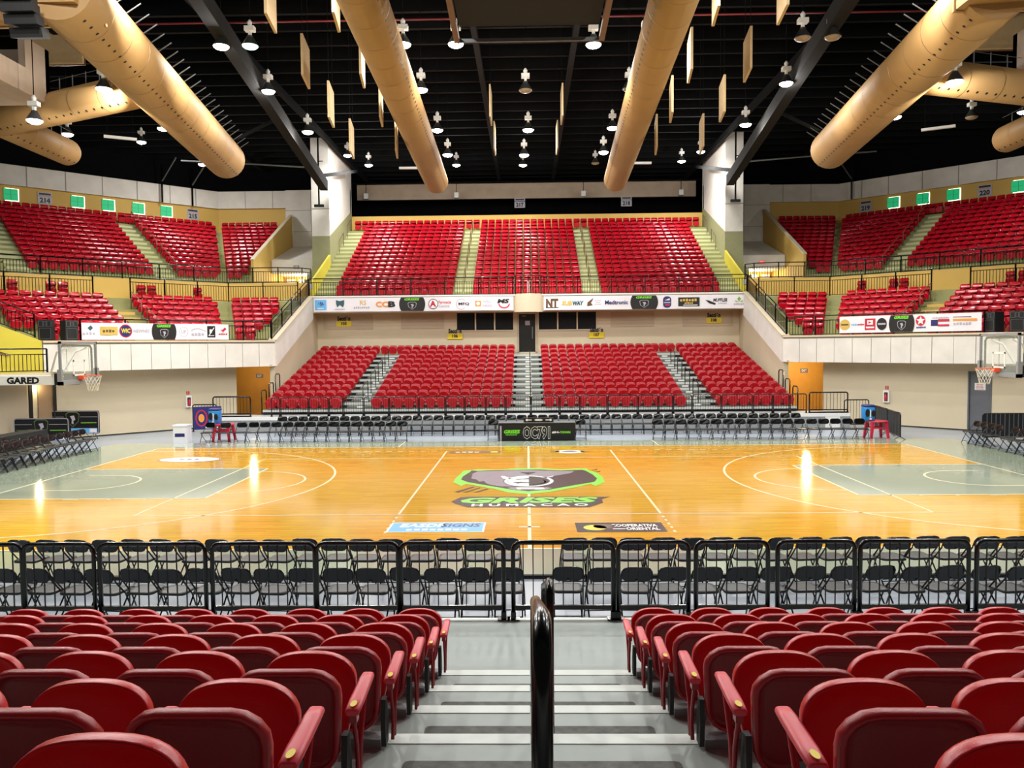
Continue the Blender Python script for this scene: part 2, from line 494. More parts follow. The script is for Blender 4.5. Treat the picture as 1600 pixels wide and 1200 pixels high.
def bear():
    G = [(-2.11, -0.28), (-2.1, 0.35), (-1.97, 1.71), (-1.58, 1.97), (-0.95, 1.88), (-0.35, 2.14), (0.31, 2.11), (0.97, 1.88), (1.77, 2.06), (1.81, 1.68), (2.0, 1.26), (2.11, 0.39), (2.09, -0.41), (1.79, -0.99), (1.69, -0.66), (1.27, -1.14), (0.53, -1.82), (-0.03, -2.1), (-0.53, -1.87), (-0.94, -1.31), (-1.28, -0.98), (-1.72, -0.55), (-1.84, -0.88), (-2.02, -0.46)]
    D = [(-1.93, 0.16), (-1.91, 0.72), (-1.76, 1.5), (-1.75, 1.77), (-1.56, 1.7), (-1.27, 1.75), (-0.35, 1.86), (0.31, 1.9), (0.96, 1.67), (1.62, 1.79), (1.72, 1.58), (1.87, 0.87), (1.94, 0.21), (1.83, -0.32), (1.67, -0.49), (1.29, -0.81), (0.54, -1.51), (-0.03, -1.73), (-0.54, -1.4), (-1.05, -0.91), (-1.42, -0.56), (-1.71, -0.29)]
    A = [(-1.65, 0.33), (-1.66, 1.19), (-1.54, 1.59), (-0.94, 1.65), (-0.35, 1.76), (-0.02, 1.76), (-0.01, -0.94), (-0.49, -1.01), (-0.72, -1.0), (-0.99, -0.79), (-1.15, -0.57), (-1.26, -0.13), (-1.38, -0.25), (-1.49, 0.14)]
    B = [(-0.02, 1.76), (0.95, 1.56), (1.38, 1.57), (1.26, 1.19), (0.6, 0.54), (0.28, 0.27), (-0.01, 0.75)]
    d = Decal((0, 0, 0), (1, 0, 0), (0, 1, 0), step=0.0012, base=0.0065)
    d.poly(G, GRN)
    for sg in ([(-1.94, -1.75), (-1.51, -0.97), (-1.46, -1.07), (-1.84, -1.87)], [(-1.73, -1.88), (-1.33, -1.11), (-1.29, -1.21), (-1.62, -1.85)], [(-1.45, -1.89), (-1.12, -1.28), (-1.05, -1.37), (-1.34, -1.86)],
               [(1.83, 1.62), (2.1, 1.95), (2.08, 1.78)], [(1.9, 1.3), (2.16, 1.6), (2.14, 1.42)]):
        d.poly(sg, HEADD)
    d.up().poly(D, HEADD)
    d.up().poly(A, HEADG).poly(B, HEADG)
    d.up().poly([(-0.28, 1.38), (0.24, 1.37), (-0.02, 0.9)], HEADD)
    d.poly(ell(0.0, -0.17, 0.72, 0.92, 32), INK)
    d.up().band(ell(0.0, -0.17, 0.64, 0.84, 36), 0.09, WHT, True)
    d.poly(ell(0.0, -0.17, 0.58, 0.76, 20, PI / 2, 3 * PI / 2), WHT)
    d.poly(ell(0.0, -0.17, 0.56, 0.74, 20, -PI / 2, PI / 2), HEADD)
    d.band(ell(0.1, -0.3, 0.36, 0.42, 12, -PI / 2, 0.6), 0.05, INK)
    d.poly([(-0.81, 0.68), (-0.71, 0.68), (-0.52, 0.29), (-0.36, 0.29), (-0.61, 0.17), (-0.75, 0.3)], WHT)
    d.poly([(0.29, 0.45), (0.47, 0.45), (0.73, 0.72), (0.69, 0.5), (0.47, 0.26)], PALEG)
    d.up().poly([(0.0, 0.3), (-0.3, 0.16), (-0.42, -0.05), (-0.2, 0.05), (0.0, 0.08)], INK).poly([(-0.46, -0.35), (-0.22, -0.28), (0.0, -0.38), (0.0, -0.55), (-0.2, -0.5), (-0.3, -0.62)], INK)
    d.poly([(-0.5, -1.15), (0.5, -1.18), (0.62, -1.35), (0.4, -1.6), (-0.35, -1.58), (-0.58, -1.3)], HEADG)
    d.up().poly([(-0.34, -1.2), (0.39, -1.23), (0.42, -1.45), (0.17, -1.47), (0.15, -1.38), (-0.2, -1.37), (-0.22, -1.46), (-0.31, -1.43)], WHT)
    d.make('emblem', court, 'grey and lime animal head emblem at centre court')
    d = Decal((0, 0, 0), (1, 0, 0), (0, 1, 0), step=0.0012, base=0.0065)
    d.poly([(-1.9, -3.02), (-1.72, -2.5), (-1.5, -2.42), (1.95, -2.52), (2.05, -2.45), (1.78, -2.85), (1.78, -3.25), (1.4, -3.78), (-1.45, -3.72), (-1.78, -3.3)], HEADD)
    d.up().text('GRISES', -1.72, -3.2, 3.22, 0.6, GRN, shear=0.32, bold=0.045)
    d.text('H U M A C A O', -1.36, -3.62, 2.75, 0.27, WHT, bold=0.03)
    d.make('lettering', court, 'lime team name with white town name')
bear()
def court_ads():
    base = dict(step=0.0012, base=0.0065)
    d = Decal((0, 0, 0), (1, 0, 0), (0, 1, 0), **base)
    d.rect(-2.95, -0.93, -6.2, -5.32, WHT).up().rect(-2.91, -0.97, -6.16, -5.36, SKYB).up()
    d.text('EASDE', -2.72, -5.75, 0.92, 0.3, WHT, shear=0.1, bold=0.03).text('SIGNS', -1.86, -5.75, 0.8, 0.3, NAVY, shear=0.1, bold=0.03)
    d.dashes(-2.55, -6.07, 1.3, 0.17, WHT)
    d.make('floor_sign', court, 'sky blue floor sign')
    d = Decal((0, 0, 0), (1, 0, 0), (0, 1, 0), **base)
    d.rect(0.97, 2.8, -6.24, -5.4, HEADD).up().disc(1.36, -5.86, 0.24, 0.24, YELP).disc(1.55, -5.75, 0.22, 0.2, BRNP)
    d.text('COOPERATIVA', 1.72, -5.78, 0.95, 0.22, WHT, bold=0.03).text('ORIENTAL', 2.0, -6.08, 0.68, 0.22, WHT, bold=0.03).rect(1.72, 1.98, -6.0, -5.95, WHT)
    d.make('floor_sign', court, 'charcoal floor sign with yellow disc')
    d = Decal((0, 0, 0), (1, 0, 0), (0, 1, 0), **base)
    d.rect(-2.82, -1.0, 5.7, 6.25, BRNP).up().dashes(-2.6, 5.85, 0.9, 0.2, WHT, bold=0.03).rect(-1.35, -1.1, 5.85, 6.1, YELP)
    d.make('floor_sign', court, 'brown floor sign')
    d = Decal((0, 0, 0), (1, 0, 0), (0, 1, 0), **base)
    d.disc(1.47, 5.92, 0.5, 0.42, WHT).poly([(0.75, 5.95), (1.1, 6.15), (1.1, 5.75)], BRNP).poly([(2.2, 5.95), (1.85, 6.15), (1.85, 5.75)], BRNP)
    d.up().poly([(1.05, 6.0), (1.5, 6.22), (1.95, 6.0), (1.7, 5.9), (1.3, 5.88)], INK).poly([(1.25, 5.8), (1.6, 5.9), (1.8, 5.7), (1.45, 5.6)], PALEG)
    d.make('floor_sign', court, 'white oval floor sign')
    for x, y in ((-11.57, 4.5), (12.25, -4.45)):
        d = Decal((0, 0, 0), (1, 0, 0), (0, 1, 0), **base)
        d.disc(x, y, 1.04, 0.58, HEADG, 36).up().disc(x, y, 1.0, 0.54, WHT, 36).up()
        for j in range(3):
            d.rect(x - 0.35 + 0.26 * j, x - 0.2 + 0.26 * j, y - 0.12, y + 0.14, HEADG)
        d.rect(x - 0.35, x + 0.3, y - 0.02, y + 0.05, HEADG)
        d.make('floor_sign', court, 'white oval floor sign with grey mark')
court_ads()

# ---- far wall under the centre balcony
YB = 25.6
wb = MB()
wb.box(-12.75, -4.27, YB, YB + 0.3, 0, 6.6); wb.box(4.17, 12.75, YB, YB + 0.3, 0, 6.6)
wb.box(-4.27, 4.17, YB, YB + 0.3, 5.78, 6.6); wb.box(-4.27, -0.62, YB, YB + 0.3, 0, 4.74); wb.box(0.6, 4.17, YB, YB + 0.3, 0, 4.74)
wb.box(-0.80, -0.62, YB, YB + 0.3, 4.74, 5.78); wb.box(0.6, 0.66, YB, YB + 0.3, 4.74, 5.78); wb.box(-0.62, 0.6, YB, YB + 0.3, 0, 3.4)
wallb = struct('wall_back', wb, CREAM)
for x0, x1 in ((-12.3, -9.3), (-7.6, -5.0), (5.0, 7.6), (9.3, 12.3)):
    ob('wall_panel', MB().box(x0, x1, YB - 0.03, YB, 4.85, 5.75), wallb, CREAMD)
n = 0
for x0, x1 in ((-4.27, -0.80), (0.66, 4.17)):
    n += 1
    fr = MB(); wd = (x1 - x0) / 3
    fr.box(x0 - 0.04, x1 + 0.04, YB - 0.05, YB + 0.02, 4.66, 4.74)
    for j in range(4): fr.box(x0 + wd * j - 0.04, x0 + wd * j + 0.04, YB - 0.04, YB + 0.1, 4.74, 5.78)
    wn = struct('window_%d' % n, fr, CREAM)
    for j in range(3):
        ob('pane', MB().box(x0 + wd * j + 0.04, x0 + wd * (j + 1) - 0.04, YB + 0.04, YB + 0.06, 4.74, 5.78), wn, DGLASS)
    ob('dark_room', MB().box(x0, x1, YB + 1.5, YB + 1.6, 4.4, 6.0), wn, BLKM)
df = MB(); df.box(-0.62, -0.5, YB - 0.06, YB + 0.2, 3.4, 5.78); df.box(0.48, 0.6, YB - 0.06, YB + 0.2, 3.4, 5.78); df.box(-0.5, 0.48, YB - 0.06, YB + 0.2, 5.68, 5.78)
door = struct('door_1', df, CREAMD)
ob('leaf', MB().box(-0.5, 0.48, YB + 0.03, YB + 0.09, 3.42, 5.68), door, DOORB)
ob('handle', MB().box(0.28, 0.34, YB - 0.04, YB + 0.03, 4.2, 4.9), door, GREYM)
ob('closer', MB().box(-0.3, -0.08, YB - 0.03, YB + 0.03, 5.52, 5.6), door, GREYM)
ob('notice', MB().box(-0.12, 0.16, YB, YB + 0.03, 5.0, 5.28), door, PALEG)

# ---- centre balcony
YF = 24.3
bal = struct('wall_balcony_centre', MB().box(-12.63, 12.63, YF, YF + 0.3, 5.80, 6.72).box(-12.63, 12.63, YF + 0.3, YB, 5.84, 6.0), CREAM)
ob('coping', MB().box(-12.63, 12.63, YF - 0.06, YF + 0.36, 6.70, 6.78), bal, WHT)
bx = MB()
def bulge(r, z):
    return [(0.08 + r * math.sin(t), YF + 0.15 - r * 0.62 * math.cos(t), z) for t in [PI * (i / 16 - 0.5) for i in range(17)]]
lo, hi = bulge(0.86, 5.74), bulge(0.86, 6.8)
bx.rings([lo, hi], 0, False, False, True, False, False); bx.poly(lo); bx.poly(hi[::-1])
ob('curved_box', bx, bal, CREAM)
ob('white_post', MB().box(0.03, 0.13, YF + 0.2, YF + 0.3, 6.8, 7.55).box(-0.06, 0.22, YF + 0.15, YF + 0.35, 6.78, 6.84), bal, WHT)
struct('floor_walkway_centre', MB().box(-14.4, 14.4, YF + 0.3, 27.2, 6.5, 6.7), DECK)

# ---- centre upper terrace
YU, TU, ZU, RU = 27.5, 0.66, 6.85, 0.353
t = MB()
for k in range(17):
    y0 = YU + TU * k - 0.3
    t.stair(-14.6, 14.6, y0, y0 + TU if k < 16 else 39.0, ZU + RU * k - 0.7, ZU + RU * k)
ter = struct('floor_upper_terrace', t, [STEP, RISER])
stp = MB().box(-0.58, 0.58, -0.33, 0, -RU, -RU / 2).mesh('step', STEP)  # half steps stay pale, so riser shading shows as a colour difference
stpw = MB().box(-0.68, 0.68, -0.33, 0, -RU, -RU / 2).mesh('step', STEP)
for x, me in ((-4.02, stp), (4.02, stp), (-12.72, stpw), (12.72, stpw)):
    for k in range(17):
        ob('step', me, ter, loc=(x, YU + TU * k - 0.3, ZU + RU * k))
wy = struct('wall_upper_back', MB().box(-13.6, 13.6, 39.0, 39.15, 10.0, 13.78), YEL)
struct('wall_upper_dark', MB().box(-34, 34, 45.6, 45.8, 6, 18.4), CEIL)
cb = struct('wall_upper_band', MB().box(-13.8, 13.75, 43.0, 43.25, 15.75, 17.0), CONCG)
tr = MB()
tr.bar((-15, 42.3, 16.95), (15, 42.3, 16.95), 0.07); tr.bar((-15, 42.6, 17.4), (15, 42.6, 17.4), 0.07)
struct('trim_1', tr, STEEL)

# ---- pillars beside the centre terrace, passage boxes, stair parapets
for sd in (-1, 1):
    p = MB()
    def X(x): return sd * x
    x0, x1 = sorted((X(13.4), X(14.6)))
    p.box(x0, x1, 32, 39, 6, 18.2)
    pil = struct('wall_pillar_%s' % SIDE[sd], p, CONC)
    q = MB()
    xs = X(13.385)
    q.hexa([(x0 - 0.012, 31.985, 6.5), (x1 + 0.012, 31.985, 6.5), (x1 + 0.012, 39, 6.5), (x0 - 0.012, 39, 6.5), (x0 - 0.012, 31.985, 11.35), (x1 + 0.012, 31.985, 11.35), (x1 + 0.012, 39, 14.2), (x0 - 0.012, 39, 14.2)])
    ob('painted_dado', q, pil, SAGE)
    ob('panel_seam', MB().box(x0 - 0.015, x1 + 0.015, 31.98, 31.99, 13.2, 13.23), pil, CONCD)
    # parapet of the outer stair
    w0, w1 = sorted((X(13.36), X(13.5)))
    q = MB().hexa([(w0, 27.0, 6.5), (w1, 27.0, 6.5), (w1, 32.0, 6.5), (w0, 32.0, 6.5), (w0, 27.0, 7.8), (w1, 27.0, 7.8), (w1, 32.0, 10.1), (w0, 32.0, 10.1)])
    struct('wall_stair_parapet_%s' % SIDE[sd], q, LIME)
    # passage box beside the pillar
    a0, a1 = sorted((X(14.6), X(17.75)))
    q = MB().hexa([(a0, 33, 8.95), (a1, 33, 8.95), (a1, 38.5, 8.95), (a0, 38.5, 8.95), (a0, 33, 9.85), (a1, 33, 9.85), (a1, 38.5, 11.5), (a0, 38.5, 11.5)])
    vb = struct('wall_passage_box_%s' % SIDE[sd], q, CONC)
    wv = struct('wall_passage_back_%s' % SIDE[sd], MB().box(a0, a1, 36.0, 36.2, 6.3, 8.95), ORG)
    xa = X(16.2)
    ob('door_leaf', MB().box(xa - 0.5, xa + 0.5, 35.9, 36.0, 6.7, 8.8), wv, WHT)
    ob('door_leaf', MB().box(xa + sd * 1.1 - 0.3, xa + sd * 1.1 + 0.3, 35.9, 36.0, 6.7, 8.8), wv, CONC)
    ob('jamb_post', MB().box(X(15.1) - 0.15, X(15.1) + 0.15, 33.0, 33.3, 6.7, 8.95), wv, CONC)
    struct('floor_passage_%s' % SIDE[sd], MB().box(min(X(14.6), X(19.0)), max(X(14.6), X(19.0)), 24.6, 36.2, 6.4, 6.68), DECK)
    b0, b1 = sorted((X(13.4), X(18.35)))
    ps = struct('wall_corner_block_%s' % SIDE[sd], MB().box(b0, b1, 38.5, 38.8, 6.5, 15.75), CONC)
    for zz in (12.6, 14.2):
        ob('panel_seam', MB().box(b0, b1, 38.485, 38.5, zz, zz + 0.03), ps, CONCD)
    ob('panel_seam', MB().box(X(16.4) - 0.015, X(16.4) + 0.015, 38.485, 38.5, 11.4, 15.7), ps, CONCD)
    # ochre parapet between passage and corner seats
    w0, w1 = sorted((X(17.8), X(17.98)))
    q = MB().hexa([(w0, 29.5, 6.4), (w1, 29.5, 6.4), (w1, 38.3, 6.4), (w0, 38.3, 6.4), (w0, 29.5, 9.5), (w1, 29.5, 9.5), (w1, 38.3, 13.8), (w0, 38.3, 13.8)])
    pw = struct('wall_corner_parapet_%s' % SIDE[sd], q, YEL)
    c0 = (X(17.89), 29.45, 9.53); c1 = (X(17.89), 38.3, 13.83)
    ob('coping', MB().bar(c0, c1, 0.24, 0.07), pw, CREAM)
    lp = bpy.data.lights.new('passage_light', 'POINT'); lp.energy = 260; lp.color = (1, 0.86, 0.62); lp.shadow_soft_size = 0.2
    lo_ = bpy.data.objects.new('passage_light', lp); COL.objects.link(lo_); lo_.location = (X(16.0), 34.6, 8.5)

# ---- corner terraces, walls and fascias
TL, ZL, RL, YL = 0.72, 4.0, 0.30, 17.6
for sd in (-1, 1):
    nm = SIDE[sd]
    def quad(MBo, Y0, Y1, a0, a1, z0, z1):
        MBo.hexa([dp(sd, Y0, a0, z0), dp(sd, Y0, a1, z0), dp(sd, Y1, a1, z0), dp(sd, Y1, a0, z0), dp(sd, Y0, a0, z1), dp(sd, Y0, a1, z1), dp(sd, Y1, a1, z1), dp(sd, Y1, a0, z1)])
    def corner_row(MBo, Y0, Y1, xin, aout, z0, z1):
        # facing part
        lo4 = [(sd * xin, Y0), (sd * xb(Y0), Y0), (sd * xb(Y1), Y1), (sd * xin, Y1)]
        MBo.stairp([(x, y, z0) for x, y in lo4] + [(x, y, z1) for x, y in lo4])
        p = [dp(sd, Y0, ac(Y0)), dp(sd, Y0, aout), dp(sd, Y1, aout), dp(sd, Y1, ac(Y1))]
        MBo.stairp([(x, y, z0) for x, y, _ in p] + [(x, y, z1) for x, y, _ in p])
    # lower terrace
    m = MB()
    for j in range(7):
        y0 = YL + TL * j - 0.3
        corner_row(m, y0, y0 + TL, 12.9, 9.5, ZL + RL * j - 0.6, ZL + RL * j)
    y0 = YL + TL * 7 - 0.3
    corner_row(m, y0, 24.4, 12.9, 9.5, 5.6, 6.4)
    lt = struct('floor_lower_terrace_%s' % nm, m, [STEP, RISER])
    # floor between balcony wall and first row
    f = [diag_n(sd, 29.95, -3.28, 0), diag_n(sd, 29.95, 6.95, 0), dp(sd, YL - 0.3, 6.95), dp(sd, YL - 0.3, ac(YL - 0.3)), (sd * 12.7, YL - 0.3, 0)]
    struct('floor_balcony_%s' % nm, MB().prism([(x, y, 2.9) for x, y, _ in f], [(x, y, 3.98) for x, y, _ in f]), DECK)
    # aisle steps in the lower corner
    for j in range(1, 7):
        q = MB(); Yj = YL + TL * j - 0.3
        q.hexa([dp(sd, Yj - 0.36, 1.5, ZL + RL * j - RL), dp(sd, Yj - 0.36, 2.7, ZL + RL * j - RL), dp(sd, Yj, 2.7, ZL + RL * j - RL), dp(sd, Yj, 1.5, ZL + RL * j - RL),
                dp(sd, Yj - 0.36, 1.5, ZL + RL * j - RL / 2), dp(sd, Yj - 0.36, 2.7, ZL + RL * j - RL / 2), dp(sd, Yj, 2.7, ZL + RL * j - RL / 2), dp(sd, Yj, 1.5, ZL + RL * j - RL / 2)])
        ob('step', q, lt, YEL)
    # ochre wall between lower and upper seats, walkway above it
    m = MB(); corner_row(m, 24.2, 24.45, 12.9, 9.5, 5.6, 7.57); struct('wall_ochre_%s' % nm, m, [YEL, YEL])
    m = MB(); corner_row(m, 24.45, YU + TU * 4 - 0.3, 17.9, 9.5, 7.3, 7.58); struct('floor_walkway_%s' % nm, m, [DECK, DECK])
    m = MB(); p0 = [(sd * 12.9, 24.45), (sd * 12.9, 25.6), (sd * 14.6, 27.0), (sd * 17.9, 28.4), (sd * 17.9, 24.45)]
    struct('floor_landing_%s' % nm, MB().prism([(x, y, 7.3) for x, y in p0], [(x, y, 7.58) for x, y in p0]), DECK)
    # upper terrace
    m = MB()
    for k in range(4, 17):
        y0 = YU + TU * k - 0.3
        corner_row(m, y0, y0 + TU if k < 16 else 38.9, 18.0, 8.0, ZU + RU * k - 0.7, ZU + RU * k)
    ut = struct('floor_corner_terrace_%s' % nm, m, [STEP, RISER])
    for aa in (-3.95, 4.05):
        for k in range(4, 17):
            q = MB(); Yj = YU + TU * k - 0.3; zt = ZU + RU * k
            A = [dp(sd, Yj - 0.33, aa), dp(sd, Yj - 0.33, aa + 1.2), dp(sd, Yj, aa + 1.2), dp(sd, Yj, aa)]
            q.stairp([(x, y, zt - RU) for x, y, _ in A] + [(x, y, zt - RU / 2) for x, y, _ in A])
            ob('step', q, ut, [STEP, STEP])
    m = MB(); corner_row(m, 38.9, 39.1, 18.35, 11.0, 9.0, 14.5); wo = struct('wall_corner_back_%s' % nm, m, [YEL, YEL])
    m = MB(); corner_row(m, 38.72, 38.88, 18.35, 11.0, 14.45, 15.75); bw = struct('wall_corner_band_%s' % nm, m, [CONC, CONC])
    for aa in (-9.0, -7.1, -4.8, -2.5, -0.2, 2.1):
        q = MB().hexa([dp(sd, 38.7, aa, 14.45), dp(sd, 38.7, aa + 0.05, 14.45), dp(sd, 38.72, aa + 0.05, 14.45), dp(sd, 38.72, aa, 14.45), dp(sd, 38.7, aa, 15.75), dp(sd, 38.7, aa + 0.05, 15.75), dp(sd, 38.72, aa + 0.05, 15.75), dp(sd, 38.72, aa, 15.75)])
        ob('panel_seam', q, bw, CONCD)
    for x in (19.4, 21.5):
        ob('panel_seam', MB().box(sd * x - 0.02, sd * x + 0.02, 38.705, 38.72, 14.45, 15.75), bw, CONCD)
    m = MB(); corner_row(m, 39.2, 39.4, 13.4, 11.0, 15.7, 18.2); struct('wall_corner_dark_%s' % nm, m, [CEIL, CEIL])
    # balcony wall with pale panels
    L = 12
    a0, a1 = -3.28, 6.98
    m = MB().hexa([diag_n(sd, 29.9, a0, 2.87), diag_n(sd, 29.9, a1, 2.87), diag_n(sd, 30.35, a1, 2.87), diag_n(sd, 30.35, a0, 2.87), diag_n(sd, 29.9, a0, 4.12), diag_n(sd, 29.9, a1, 4.12), diag_n(sd, 30.35, a1, 4.12), diag_n(sd, 30.35, a0, 4.12)])
    fa = struct('wall_balcony_%s' % nm, m, CONCD)
    wd = (a1 - a0) / L
    for j in range(L):
        b0, b1 = a0 + wd * j + 0.012, a0 + wd * (j + 1) - 0.012
        pr = 29.84 + 0.012 * ((j * 7) % 3)
        q = MB().hexa([diag_n(sd, pr, b0, 2.87), diag_n(sd, pr, b1, 2.87), diag_n(sd, 29.9, b1, 2.87), diag_n(sd, 29.9, b0, 2.87), diag_n(sd, pr, b0, 4.0), diag_n(sd, pr, b1, 4.0), diag_n(sd, 29.9, b1, 4.0), diag_n(sd, 29.9, b0, 4.0)])
        ob('panel', q, fa, CONC)
    ob('coping', MB().hexa([diag_n(sd, 29.8, a0, 4.08), diag_n(sd, 29.8, a1, 4.08), diag_n(sd, 30.4, a1, 4.08), diag_n(sd, 30.4, a0, 4.08), diag_n(sd, 29.8, a0, 4.16), diag_n(sd, 29.8, a1, 4.16), diag_n(sd, 30.4, a1, 4.16), diag_n(sd, 30.4, a0, 4.16)]), fa, CREAM)
    # soffit and cream wall at court level
    sf = [diag_n(sd, 30.3, -3.4, 0), diag_n(sd, 30.3, 12, 0), diag_n(sd, 40, 12, 0), diag_n(sd, 40, -6, 0)]
    struct('ceiling_soffit_%s' % nm, MB().prism([(x, y, 2.86) for x, y, _ in sf], [(x, y, 2.95) for x, y, _ in sf]), CREAM)
    def wallseg(a_0, a_1, n0=31.3, n1=31.6, z0=0, z1=2.88):
        return [diag_n(sd, n0, a_0, z0), diag_n(sd, n0, a_1, z0), diag_n(sd, n1, a_1, z0), diag_n(sd, n1, a_0, z0), diag_n(sd, n0, a_0, z1), diag_n(sd, n0, a_1, z1), diag_n(sd, n1, a_1, z1), diag_n(sd, n1, a_0, z1)]
    m = MB()
    if sd < 0:
        m.hexa(wallseg(-1.7, 6.3)); m.hexa(wallseg(7.35, 12)); m.hexa(wallseg(6.3, 7.35, z0=2.35))
    else:
        m.hexa(wallseg(-1.7, 4.70)); m.hexa(wallseg(5.62, 12)); m.hexa(wallseg(4.70, 5.62, z0=2.5))
    wc = struct('wall_%s' % nm, m, CREAM)
    if sd < 0:
        dd = struct('door_2', MB().hexa(wallseg(6.32, 6.42, 31.25, 31.5, 0, 2.35)).hexa(wallseg(7.2, 7.33, 31.25, 31.5, 0, 2.35)), DOORB)
        ob('leaf', MB().hexa(wallseg(6.42, 6.98, 31.4, 31.46, 0, 2.3)), dd, DOORT)
        ob('lit_gap', MB().hexa(wallseg(6.99, 7.2, 31.5, 31.56, 0, 2.3)), dd, CREAM)
        lp = bpy.data.lights.new('door_gap_light', 'POINT'); lp.energy = 25; lp.color = (1, 0.85, 0.5); lp.shadow_soft_size = 0.1
        lo_ = bpy.data.objects.new('door_gap_light', lp); COL.objects.link(lo_); lo_.location = diag_n(sd, 31.2, 7.1, 2.2)
        struct('wall_pilaster_left', MB().hexa(wallseg(7.45, 9.5, 30.95, 31.3, 0, 2.55)), CREAMD)
        sl = [diag_n(sd, 28.9, 6.9, 0), diag_n(sd, 28.9, 12, 0), diag_n(sd, 31, 12, 0), diag_n(sd, 31, 6.9, 0)]
        struct('floor_side_balcony', MB().prism([(x, y, 2.5) for x, y, _ in sl], [(x, y, 2.86) for x, y, _ in sl]), CREAM)
        lw = [(29.92, 6.98, 4.12), (29.92, 12, 6.2)]
        struct('wall_lime_left', MB().hexa([diag_n(sd, 29.92, 7.0, 2.8), diag_n(sd, 29.92, 12, 2.8), diag_n(sd, 30.2, 12, 2.8), diag_n(sd, 30.2, 7.0, 2.8), diag_n(sd, 29.92, 7.0, 4.15), diag_n(sd, 29.92, 12, 6.25), diag_n(sd, 30.2, 12, 6.25), diag_n(sd, 30.2, 7.0, 4.15)]), LIME)
    else:
        dd = struct('door_3', MB().hexa(wallseg(4.70, 4.76, 31.26, 31.5, 0, 2.5)).hexa(wallseg(5.56, 5.62, 31.26, 31.5, 0, 2.5)).hexa(wallseg(4.7, 5.62, 31.26, 31.5, 2.46, 2.52)), DOORG)
        ob('leaf', MB().hexa(wallseg(4.77, 5.55, 31.36, 31.42, 0, 2.46)), dd, DOORG)
        q = Decal(diag_n(sd, 31.36, 4.95, 1.72), (0.7071, -0.7071, 0), (0, 0, 1))
        q.rect(0, 0.42, 0, 0.3, WHT).up().text('DO NOT', 0.08, 0.19, 0.26, 0.07, CRIM).text('ENTER', 0.08, 0.09, 0.26, 0.07, CRIM).rect(0.06, 0.36, 0.03, 0.05, CRIM)
        q.make('door_notice', dd, 'white notice with red print')
    # warm corridor mouth beside the far stand
    c0, c1 = sorted((sd * 12.74, sd * 17.0))
    struct('wall_corridor_%s' % nm, MB().box(c0, c1, 20.6, 20.8, 0, 2.9), ORG)
    struct('ceiling_corridor_%s' % nm, MB().box(c0, c1, 17.0, 20.8, 2.86, 2.96), CREAM)
    lp = bpy.data.lights.new('corridor_light', 'POINT'); lp.energy = 190 if sd > 0 else 75; lp.color = (1, 0.78, 0.45); lp.shadow_soft_size = 0.15
    lo_ = bpy.data.objects.new('corridor_light', lp); COL.objects.link(lo_); lo_.location = (sd * 14.3, 18.6, 2.55)
    # side wall of the far stand with sloping band, stair behind it
    s0, s1 = sorted((sd * 12.66, sd * 12.9))
    ws = struct('wall_stand_side_%s' % nm, MB().hexa([(s0, 17.27, 0), (s1, 17.27, 0), (s1, 25.6, 0), (s0, 25.6, 0), (s0, 17.27, 3.0), (s1, 17.27, 3.0), (s1, 25.6, 6.2), (s0, 25.6, 6.2)]), CREAM)
    b0, b1 = sorted((sd * 12.56, sd * 12.9))
    ob('sloping_band', MB().hexa([(b0, 17.27, 2.87), (b1, 17.27, 2.87), (b1, 24.3, 5.45), (b0, 24.3, 5.45), (b0, 17.27, 4.12), (b1, 17.27, 4.12), (b1, 24.3, 6.72), (b0, 24.3, 6.72)]), ws, CONC)
    ob('coping', MB().bar((sd * 12.73, 17.22, 4.16), (sd * 12.73, 24.3, 6.78), 0.42, 0.08), ws, CREAM)
    m = MB()
    for i in range(15):
        x0, x1 = sorted((sd * 12.9, sd * 14.3))
        m.box(x0, x1, 18.0 + 0.43 * i, 24.4, 3.9 + 0.18 * i, 4.08 + 0.18 * i)
    struct('floor_side_stair_%s' % nm, m, STEP)
    # concrete gallery corner hanging high at the side
    g0, g1 = sorted((sd * 18, sd * 25))
    x0, x1 = sorted((sd * 18, sd * 18.25))
    gl = struct('wall_gallery_%s' % nm, MB().box(g0, g1, 1.0, 8.0, 13.05, 13.2), CONCG)
    ob('parapet', MB().box(x0, x1, 1.0, 6.55, 13.2, 13.95), gl, CONCG)
    ob('pier', MB().box(x0, x1, 6.55, 8.0, 13.2, 15.05), gl, CONCG)
    ob('end_parapet', MB().box(g0, g1, 7.75, 8.0, 13.2, 15.05), gl, CONCG)
    ob('dark_back', MB().box(min(sd * 20.5, sd * 20.7), max(sd * 20.5, sd * 20.7), 1.0, 7.7, 13.2, 17.5), gl, CEIL)

